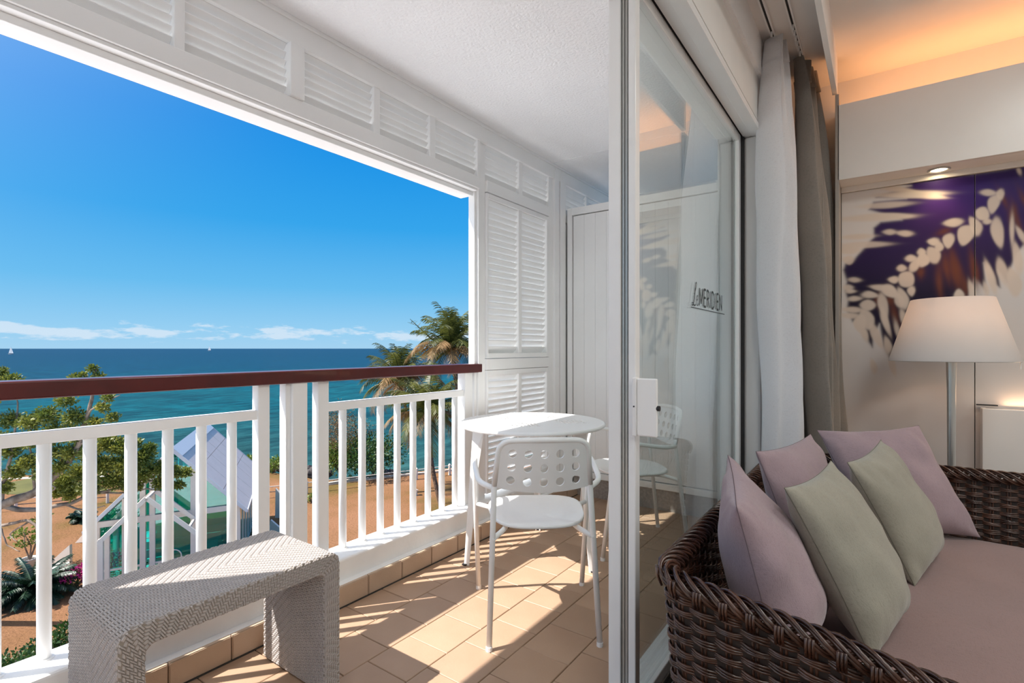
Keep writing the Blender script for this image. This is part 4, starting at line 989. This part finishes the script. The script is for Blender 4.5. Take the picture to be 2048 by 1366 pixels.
def rock(u, v, s, label):
    c = at_z(u, v, GZ - 0.4); t = MB()
    def f(a, b_):
        th, ph = 2*PI*a, PI*b_; d = Vector((math.sin(ph)*math.cos(th), math.sin(ph)*math.sin(th), math.cos(ph)*0.75))
        return c + d*s*(1 + 0.35*mnoise.noise(d*1.6 + c))
    t.grid(f, 12, 8); o = t.build('shore_rock', M['rock']); me = o.data
    o.location = c
    me.transform(Matrix.Translation(-c))
    return tag(o, label, 'rock', 'dark boulders along the shore')
ORD = 'first second third fourth fifth sixth seventh eighth ninth tenth eleventh twelfth thirteenth fourteenth fifteenth sixteenth'.split()
for i, (u, v, s) in enumerate(((492, 932, 0.8), (505, 924, 0.9), (514, 938, 0.8), (526, 930, 0.7), (537, 940, 0.7), (548, 932, 0.6), (560, 938, 0.5), (575, 945, 0.6), (598, 948, 0.6), (612, 942, 0.8), (622, 948, 0.7), (632, 942, 0.8), (645, 950, 0.7), (655, 947, 0.6), (770, 948, 0.6), (782, 946, 0.5))):
    rock(u, v, s*0.8, ORD[i] + ' dark boulder from the left in the row of shore rocks')

# spreading tree at left: limbs and leaf clumps at their real distances
def limb(b, pts, r0, r1):
    P = [at_d(*p) for p in pts]; q = bez([tuple(p) + (0,) for p in P]); k = len(q)
    b.tube([Vector(x[:3]) + Vector((0.04*mnoise.noise((i*0.5, 1, x[0])), 0.04*mnoise.noise((i*0.5, 5, x[1])), 0.05*mnoise.noise((i*0.5, 9, x[2])))) for i, x in enumerate(q)], [r0 + (r1-r0)*i/(k-1) for i in range(k)], 7)
tr = thing('spreading_tree', at_z(-170, 1230, GZ), 'sprawling tree with pale twisted limbs and clumped green leaves at far left', 'tree')
D = 17.5
base = at_z(-170, 1230, GZ); 
b = MB(); q0 = Vector((base.x, base.y, GZ)); 
LIMBS = [([(-170, 1150, 18.6), (-60, 1060, 18.2), (0, 1010, 18), (70, 985, 18), (115, 945, 18), (150, 905, 17.8), (170, 850, 17.6), (185, 790, 17.6), (192, 740, 17.6)], 0.20, 0.03),
 ([(0, 1010, 18), (60, 1020, 18.2), (130, 1008, 18.6), (200, 985, 19), (290, 965, 19.4), (345, 950, 19.6)], 0.10, 0.02),
 ([(-60, 1060, 18.2), (10, 1050, 17.8), (60, 1042, 17.6), (75, 1065, 17.5), (70, 1085, 17.4)], 0.07, 0.02),
 ([(0, 1010, 18), (8, 965, 17.8), (20, 920, 17.6), (30, 860, 17.5), (35, 800, 17.5)], 0.08, 0.02),
 ([(115, 945, 18), (140, 900, 17.8), (200, 870, 17.6), (230, 850, 17.5)], 0.06, 0.02), ([(150, 905, 17.8), (165, 850, 17.6), (190, 815, 17.5), (240, 790, 17.4)], 0.05, 0.015),
 ([(70, 985, 18), (65, 930, 17.8), (60, 880, 17.6), (70, 830, 17.4)], 0.05, 0.015), ([(-60, 1060, 18.2), (-30, 980, 17.6), (-20, 900, 17.4), (-10, 800, 17.4), (-5, 750, 17.3)], 0.10, 0.02),
 ([(130, 1008, 18.6), (170, 1020, 18.8), (210, 1012, 18.9)], 0.04, 0.015), ([(200, 985, 19), (250, 985, 19.3), (300, 978, 19.5), (330, 985, 19.6)], 0.04, 0.015), ([(60, 1042, 17.6), (20, 1068, 17.6), (35, 1082, 17.5)], 0.03, 0.012), ([(0, 1055, 17.8), (15, 1090, 17.7), (40, 1102, 17.6)], 0.03, 0.012), ([(75, 1000, 18), (110, 975, 17.8), (80, 960, 17.6), (95, 930, 17.5)], 0.03, 0.012)]
P0 = at_d(-170, 1150, 18.6); b.tube([Vector((P0.x - 0.3, P0.y - 0.4, GZ - 0.1)), Vector((P0.x - 0.15, P0.y - 0.15, (GZ + P0.z)/2)), P0], [0.34, 0.26, 0.2], 9)
b.build('trunk', M['bark'], tr, smooth=True)
for pts, r0, r1 in LIMBS:
    b = MB(); limb(b, pts, r0, r1); b.build('limb', M['bark'], tr, smooth=True)
CL = [(20, 760, 17.3, .42), (0, 745, 17.3, .3), (-30, 790, 17.3, .6), (20, 840, 17.5, .5), (-10, 880, 17.5, .6), (185, 738, 17.6, .22), (195, 755, 17.6, .25), (165, 752, 17.6, .2), (150, 755, 17.6, .2),
 (130, 800, 17.4, .42), (95, 830, 17.4, .55), (150, 835, 17.5, .55), (60, 845, 17.4, .5), (110, 865, 17.5, .6), (60, 880, 17.5, .5), (145, 870, 17.6, .5), (205, 815, 17.5, .28), (225, 835, 17.5, .28), (190, 845, 17.6, .3), (215, 795, 17.4, .25),
 (20, 900, 17.6, .5), (55, 925, 17.6, .5), (100, 905, 17.6, .55), (140, 905, 17.7, .5), (30, 945, 17.7, .45), (85, 945, 17.7, .4), (120, 935, 17.7, .4), (-40, 940, 17.6, .8), (10, 975, 17.8, .35),
 (180, 905, 18.6, .5), (215, 885, 18.9, .55), (245, 895, 19, .6), (205, 930, 18.8, .65), (165, 945, 18.6, .6), (130, 965, 18.6, .55), (250, 930, 19, .65), (285, 915, 19.2, .6), (290, 945, 19.3, .6), (225, 960, 18.9, .6), (180, 975, 18.7, .5), (265, 970, 19.2, .5), (325, 935, 19.5, .5), (350, 945, 19.5, .42), (320, 965, 19.5, .4), (372, 945, 19.6, .3), (355, 970, 19.6, .28), (140, 990, 18.6, .35), (110, 985, 18.6, .35), (270, 885, 19.1, .3), (300, 895, 19.2, .3)]
b = MB()
for u, v, d_, r_ in CL: leafcloud(b, at_d(u, v, d_), (r_*0.88, r_*0.88, r_*0.85), int(100 + 430*r_*r_*(9 if d_ > 18.4 else 5.5)), 0.112, 0.8, 0.15)
b.build('foliage', M['leaf_olive'], tr)['kind'] = 'stuff'
# palms
def frond(b, base, az, el, L, droop, m_n=32, wdt=0.66, twist=0.0):
    dirh = Vector((math.cos(az), math.sin(az), 0)); pts = []; p = Vector(base); e = el; st = L/12
    for i in range(13):
        pts.append(p.copy()); p = p + (dirh*math.cos(e) + Vector((0,0,math.sin(e))))*st; e -= droop/12*(0.5 + i/9)
    b.tube(pts, [0.045 - 0.0035*i for i in range(13)], 4)
    side = dirh.cross(Vector((0,0,1)))
    for k in range(m_n):
        f = 0.12 + 0.87*k/(m_n-1); x = f*12; i = min(int(x), 11); q = pts[i].lerp(pts[i+1], x-i); tg = (pts[i+1]-pts[i]).normalized()
        ll = wdt*(0.55 + 0.75*math.sin(PI*min(1, f*0.92 + 0.06)))*R.uniform(0.85, 1.1)
        for s in (-1, 1):
            d = (side*s*0.75 + tg*0.62 + Vector((0, 0, -0.25 - 0.35*R.random()))).normalized()
            w_ = tg*0.026; mid = q + d*ll*0.55; tip = q + d*ll + Vector((0,0,-0.18*ll))
            b.add([q - w_, q + w_, mid + w_*0.9, tip, mid - w_*0.9], [(0, 1, 2, 3, 4)])
def palm(label, base_px, crown_px, bend, nf, L, r0, seed, dry=0.3, up=0.4):
    R.seed(seed)
    bp = at_z(*base_px, GZ); dist = F*(EYE-GZ)/(base_px[1]-697); cp = at_d(crown_px[0], crown_px[1], dist)
    t = thing('coconut_palm', bp, label, 'palm')
    pts = []
    for i in range(13):
        k = i/12; p = bp.lerp(cp, k); p = p + Vector((CS, SN, 0))*bend*math.sin(PI*k); pts.append(p)
    MB().tube(pts, [r0*(1.25 - 0.35*min(1, i/3)) if i < 3 else r0*(0.92 - 0.02*i) for i in range(13)], 10).build('trunk', M['trunk'], t, smooth=True)
    rings = MB()
    for k in range(60):
        f = k/60*12; i = int(f); p = pts[i].lerp(pts[min(i+1, 12)], f-i); rings.lathe([(r0*0.98, -0.03), (r0*1.02, 0.0), (r0*0.9, 0.03)], 8, p, False, False)
    rings.build('trunk_rings', M['trunk'], t)['kind'] = 'stuff'
    for k in range(nf):
        a = 2*PI*k*0.381966 + R.uniform(-0.25, 0.25); f = k/(nf-1)
        el = 1.45 - 1.75*f + R.uniform(-0.15, 0.15) + up*0.2; b = MB(); dr = f > 1-dry and R.random() < 0.75
        frond(b, cp + Vector((0,0,0.1*(1-f))), a, el, L*R.uniform(0.85, 1.1)*(0.8 if f < 0.15 else 1), 0.75 + 1.0*f + R.uniform(-0.2, 0.3))
        b.build('frond', M['palm_dry'] if dr else M['palm'], t)
    b = MB(); leafcloud(b, cp, (0.28, 0.28, 0.35), 60, 0.22); b.build('crown_fibre', M['palm_dry'], t)['kind'] = 'stuff'
    R.seed(seed + 100)
    return t
pA = palm('tallest coconut palm standing just left of the white corner post', (921, 1012), (903, 700), 0.35, 44, 3.2, 0.21, 21, 0.35, 1.5)
b = MB(); sp0 = at_d(903, 700, 33.2); sp1 = at_d(820, 638, 33.0); b.tube([sp0, sp0.lerp(sp1, 0.5) + Vector((0,0,-0.25)), sp1], [0.06, 0.05, 0.015], 6)
for k in range(46):
    q = sp0.lerp(sp1, 0.12 + 0.019*k) + Vector((0,0,-0.15)); d = Vector((R.uniform(-1,1), R.uniform(-1,1), R.uniform(0,1.0))).normalized(); b.tube([q, q + d*0.35], [0.014, 0.006], 4)
b.build('spear_frond', M['palm'], pA)
palm('coconut palm with a slim trunk, left of the three, fronds spreading over the sea', (824, 985), (800, 765), 0.3, 40, 3.4, 0.13, 5, 0.5, 0.9)
palm('shortest coconut palm with a leaning trunk, between the other two palms', (884, 1018), (858, 830), -0.25, 40, 3.2, 0.15, 9, 0.4, 0.6)
sl = at_z(830, 991, GZ); g = thing('garden_spotlight', sl, 'small white spotlight on the lawn beside the slim palm trunk', 'lamp')
MB().box((sl.x-0.12, sl.y-0.12, GZ), (sl.x+0.12, sl.y+0.12, GZ+0.2)).build('housing', M['frame'], g); MB().tube([(sl.x, sl.y, GZ+0.2), (sl.x+0.05, sl.y+0.1, GZ+0.42)], [0.1, 0.16], 10).build('lamp_head', M['frame'], g)

# ---------------------------------------------------------------- glass chapel
CW = Vector((-26.25, 7.22, 0)); wv_ = Vector((0.429, 0.903, 0)); nv_ = Vector((-0.845, 0.535, 0)); CWD, CLN = 5.27, 7.8
ch = thing('glass_chapel', (-28.6, 11.3, GZ), 'white framed glass chapel with a steep pale roof on the lawn', 'chapel')
EZ, AZ = -6.1, -3.24
def cp_(s, q, z): p = CW + wv_*s + nv_*q; return Vector((p.x, p.y, z))
rid = CWD*0.514
# roof: sheets laid side by side, flashing along rake and ridge
for side in (0, 1):
    s0, s1 = (rid, -0.30) if side == 0 else (rid, CWD + 0.32)
    for k in range(5):
        for r in range(3):
            qa, qb = -0.2 + (CLN + 0.65)*k/5 + 0.015, -0.2 + (CLN + 0.65)*(k+1)/5 - 0.015
            fa, fb = r/3 + 0.003, (r+1)/3 - 0.003
            za = AZ + 0.02 + (EZ - 0.22 - AZ)*fa; zb = AZ + 0.02 + (EZ - 0.22 - AZ)*fb
            sa = s0 + (s1-s0)*fa; sb = s0 + (s1-s0)*fb
            MB().prism([cp_(sa, qa, za), cp_(sb, qa, zb), cp_(sb, qb, zb), cp_(sa, qb, za)], (0, 0, 0.07)).build('roof_sheet', M['roof'], ch)
    b = MB()
    for qq in (-0.25, CLN + 0.45):
        b.bar(cp_(s0, qq, AZ + 0.02), cp_(s1, qq, EZ - 0.2), 0.06, 0.14)
    b.build('rake_board', M['roof_edge'], ch)
    MB().bar(cp_(s1, -0.25, EZ - 0.2), cp_(s1, CLN + 0.45, EZ - 0.14), 0.08, 0.12).build('gutter', M['roof_edge'], ch)
for sgn in (-1, 1):
    MB().prism([cp_(rid, -0.25, AZ + 0.10), cp_(rid + sgn*0.38, -0.25, AZ - 0.30), cp_(rid + sgn*0.38, CLN + 0.45, AZ - 0.30), cp_(rid, CLN + 0.45, AZ + 0.10)], (0, 0, 0.03)).build('ridge_flashing', M['roof_edge'], ch)
def post(s, q, z1, wd=0.2, nm='mullion'): p = cp_(s, q, 0); MB().bar((p.x, p.y, GZ), (p.x, p.y, z1), wd, wd*0.8, up=nv_).build(nm, M['frame'], ch)
MS = [0.08, 0.95, 1.62, 2.0*0.98, 3.45, 3.72, CWD - 0.08]
def gz(s): return EZ + (AZ - EZ)*(1 - abs(s - rid)/rid if s < rid else 1 - (s - rid)/(CWD - rid))
for s in MS: post(s, 0, max(EZ, gz(s)) - 0.05, 0.20 if s not in (0.95,) else 0.10)
MB().bar(cp_(0, 0, EZ), cp_(CWD, 0, EZ), 0.2, 0.24).build('beam', M['frame'], ch)
MB().bar(cp_(0, 0, GZ + 0.12), cp_(CWD, 0, GZ + 0.12), 0.2, 0.24).build('sill_beam', M['frame'], ch)
for a, c in ((0.0, 1.62), (2.0, 3.45), (3.72, CWD)): MB().bar(cp_(a, 0.0, GZ + 0.95), cp_(c, 0.0, GZ + 0.95), 0.1, 0.08).build('transom', M['frame'], ch)
for i in range(len(MS)-1):
    a, c = MS[i] + 0.05, MS[i+1] - 0.05
    if c - a < 0.3: continue
    MB().prism([cp_(a, 0.0, GZ + 0.2), cp_(c, 0.0, GZ + 0.2), cp_(c, 0.0, EZ - 0.1), cp_(a, 0.0, EZ - 0.1)], nv_*0.03).build('glass_pane', M['teal_glass'], ch)
    pz = [cp_(a, 0.0, EZ + 0.1), cp_(c, 0.0, EZ + 0.1), cp_(c, 0.0, max(EZ + 0.11, gz(c) - 0.1))] + ([cp_(rid, 0, AZ - 0.1)] if a < rid < c else []) + [cp_(a, 0.0, max(EZ + 0.11, gz(a) - 0.1))]
    MB().prism(pz, nv_*0.03).build('gable_pane', M['teal_glass'], ch)
for s, q0, q1 in ((0.05, 0.1, CLN), (CWD - 0.05, 0.1, CLN)):
    for k in range(7): post(s, q0 + (q1-q0)*k/6, EZ, 0.14, 'side_post')
    for k in range(6): MB().prism([cp_(s, q0 + (q1-q0)*k/6 + 0.08, GZ + 0.1), cp_(s, q0 + (q1-q0)*(k+1)/6 - 0.08, GZ + 0.1), cp_(s, q0 + (q1-q0)*(k+1)/6 - 0.08, EZ - 0.1), cp_(s, q0 + (q1-q0)*k/6 + 0.08, EZ - 0.1)], wv_*0.03).build('side_pane', M['teal_glass'], ch)
for s in (1.3, 2.6, 3.9): post(s, CLN, gz(s) - 0.05, 0.16)
MB().prism([cp_(0.1, CLN, GZ + 0.1), cp_(CWD - 0.1, CLN, GZ + 0.1), cp_(CWD - 0.1, CLN, EZ), cp_(rid, CLN, AZ - 0.1), cp_(0.1, CLN, EZ)], nv_*0.03).build('rear_pane', M['teal_glass'], ch)
MB().prism([cp_(0, -0.2, GZ), cp_(CWD, -0.2, GZ), cp_(CWD, CLN, GZ), cp_(0, CLN, GZ)], (0, 0, 0.1)).build('floor_slab', M['pale_floor'], ch)
for s, rr_ in ((2.72, 0.30),):
    c = cp_(s, -0.1, GZ + 1.1); MB().tube([c + wv_*rr_*math.cos(2*PI*k/24) + Vector((0,0,rr_*math.sin(2*PI*k/24))) for k in range(24)], 0.025, 6, closed=True).build('door_ring', M['frame'], ch)
for k in range(6):
    b = MB(); b.grid(lambda a, h: cp_(1.05 + 0.5*a, 0.35 + 0.07*math.sin(14*a + k) + 0.12*k*0, GZ + 0.15 + 2.4*h), 14, 3)
    if k == 0: b.build('white_drape', M['sail'], ch)
for k in range(4): 
    p, q = cp_(1.0, 1.6 + 1.2*k, GZ + 0.5), cp_(4.2, 1.6 + 1.2*k, GZ + 0.5); MB().bar(p, q, 0.4, 0.08).bar(p + Vector((0,0,.4)) + nv_*-0.2, q + Vector((0,0,.4)) + nv_*-0.2, 0.06, 0.35).bar(p - Vector((0,0,.25)), p - Vector((0,0,.25)) + wv_*0.1, 0.4, 0.5).bar(q - Vector((0,0,.25)), q - Vector((0,0,.25)) - wv_*0.1, 0.4, 0.5).build('pew', M['frame'], ch)
# entrance portal: two small gables joined by a ridge
for q in (-1.6, -0.35):
    for sgn in (-1, 1):
        MB().bar(cp_(0.40*CWD, q, -4.86), cp_(0.40*CWD + sgn*1.72, q, -6.58), 0.12, 0.16).build('portal_rafter', M['frame'], ch)
for s, z in ((0.40*CWD, -4.9), (0.40*CWD - 1.45, -6.3), (0.40*CWD + 1.45, -6.3)):
    MB().bar(cp_(s, -1.6, z), cp_(s, -0.05, z), 0.08, 0.1).build('portal_purlin', M['frame'], ch)
for s, q in ((0.40*CWD - 1.45, -1.6), (0.40*CWD - 1.45, -0.9)): post(s, q, -6.25, 0.16, 'portal_post')

# garden: low sloping white walls, cycad, potted plants, flowers
def fin(pix, z0, label, th=0.14):
    a = at_z(pix[0][0], pix[0][1], GZ); t_ = (EYE - GZ)/(pix[0][1] - 697)*F
    pts = [at_d(u, v, t_ + (k_ if len(p) > 2 else 0)) for p in pix for (u, v, k_) in [(p[0], p[1], p[2] if len(p) > 2 else 0)]]
    d = (pts[1] - pts[0]); d.z = 0; nrm = Vector((-d.y, d.x, 0)).normalized()*th
    o = MB().prism(pts, nrm).build('garden_wall', M['frame']); c = a.copy(); o.data.transform(Matrix.Translation(-c)); o.location = c
    return tag(o, label, 'wall')
fin([(103, 1146), (140, 1150), (139, 1090), (105, 1120)], GZ, 'white sloping garden wall fin behind the dark cycad')
fin([(150, 1086), (176, 1084), (174, 1062), (168, 1066)], GZ, 'small white wedge wall on the lawn left of the chapel')
fin([(550, 1036), (566, 1040), (566, 992), (551, 977)], GZ, 'tall white wall fin on the lawn left of the wide railing post')
fin([(537, 1066), (566, 1072), (564, 1060), (541, 1040)], GZ, 'low white wall fin just above the far end of the bench')
def cycad(u, v, rad, label, nf=34, ht=0.6):
    c = at_z(u, v, GZ); t = thing('cycad', c, label, 'plant')
    MB().tube([c, c + Vector((0,0,ht))], [0.22, 0.2], 10).build('trunk', M['trunk'], t)
    for k in range(nf):
        b = MB(); f = k/nf; frond(b, c + Vector((0,0,ht)), 2*PI*k*0.381966, 1.05 - 1.05*f, rad*R.uniform(0.85, 1.1), 0.7 + 0.4*f, 44, 0.26); b.build('frond', M['cycad'], t)
cycad(68, 1196, 1.65, 'large dark cycad on the lawn at far left', 52, 0.35)
cycad(166, 1042, 0.8, 'small dark cycad on the lawn just left of the chapel', 16, 0.2)
c = at_z(60, 1142, GZ); t = thing('potted_shrub', c, 'slender green shrub in a pale pot behind the big cycad', 'plant')
MB().lathe([(0.22, 0.0), (0.32, 0.55), (0.34, 0.6), (0.29, 0.6), (0.27, 0.5)], 20, c, True, False).build('pot', M['pot'], t, True)
b = MB()
for k in range(9): leafcloud(b, c + Vector((R.uniform(-.5,.5), R.uniform(-.5,.5), 1.3 + 0.16*k*R.uniform(.6, 1.1))), (0.35, 0.35, 0.22), 70, 0.14, 0.8, 0.2)
b.build('foliage', M['leaf'], t)['kind'] = 'stuff'
b = MB()
for k in range(4): b.tube([c + Vector((0,0,0.5)), c + Vector((R.uniform(-.2,.2), R.uniform(-.2,.2), 1.2)), c + Vector((R.uniform(-.5,.5), R.uniform(-.5,.5), 2.0))], [0.04, 0.03, 0.01], 5)
b.build('stems', M['bark'], t)['kind'] = 'stuff'
for u, v, wd, ht, lb in ((152, 1180, 1.3, 0.9, 'magenta bougainvillea beside the big cycad'), (205, 1165, 1.8, 1.3, 'magenta bougainvillea in front of the chapel portal')):
    t = shrub('bougainvillea', lb, u, v, wd, ht, M['leaf_dark'], 260, 0.13, 'shrub', lumps=4); b = MB(); cc = at_z(u, v, GZ)
    for k in range(6): leafcloud(b, cc + Vector((R.uniform(-.4,.4)*wd, R.uniform(-.4,.4)*wd, ht*R.uniform(0.5, 0.9))), (wd*.25, wd*.25, ht*.25), 110, 0.11, 0.9, 0.4)
    b.build('blossom', M['pink'], t)['kind'] = 'stuff'
shrub('chapel_hedge', 'small green hedge at the foot of the chapel front', 262, 1160, 1.5, 0.9, M['leaf'], 500, 0.13)
shrub('dark_hedge', 'dark green hedge low at left, behind the near end of the bench', 118, 1352, 2.0, 1.6, M['leaf_dark'], 2600, 0.13)
shrub('dark_hedge', 'dark green hedge at the bottom left corner, below the railing', 0, 1432, 2.2, 1.9, M['leaf_dark'], 2600, 0.13)
shrub('low_plant', 'tiny spiky plant on the lawn right of the wide railing post', 622, 1005, 0.9, 0.6, M['leaf'], 90, 0.2)

# sailboats far out
def boat(u, v, dist, mast, label):
    c = at_d(u, v, dist); c.z = SEA; t = thing('sailboat', c, label, 'sailboat'); k = mast/16
    ax = Vector((CS, SN, 0)); fwd = Vector((-SN, CS, 0))
    hull = []
    for s, wd in ((-5, 0.9), (-3, 1.5), (0, 1.7), (3, 1.2), (5.5, 0.05)): hull.append((s, wd))
    P = [c + (ax*s + fwd*wd)*k for s, wd in hull] + [c + (ax*s - fwd*wd)*k for s, wd in reversed(hull)]
    MB().prism(P, (0, 0, 1.3*k)).build('hull', M['hull'], t)
    MB().tube([c + Vector((0,0,k)), c + Vector((0,0,mast))], [0.12*k, 0.08*k], 6).build('mast', M['frame'], t)
    m0 = c + ax*-0.3*k
    MB().prism([m0 + Vector((0,0,2.2*k)), m0 - ax*4.6*k + Vector((0,0,2.4*k)), m0 + Vector((0,0,15.5*k))], fwd*0.12*k).build('mainsail', M['sail'], t)
    m1 = c + ax*0.4*k
    MB().prism([m1 + ax*4.6*k + Vector((0,0,1.8*k)), m1 + Vector((0,0,2.0*k)), m1 + Vector((0,0,13.5*k))], fwd*0.12*k).build('jib', M['sail'], t)
boat(22, 708, 1060, 16, 'grey sailboat on the sea at far left')
boat(419, 700, 2600, 24, 'tiny white sailboat on the horizon')
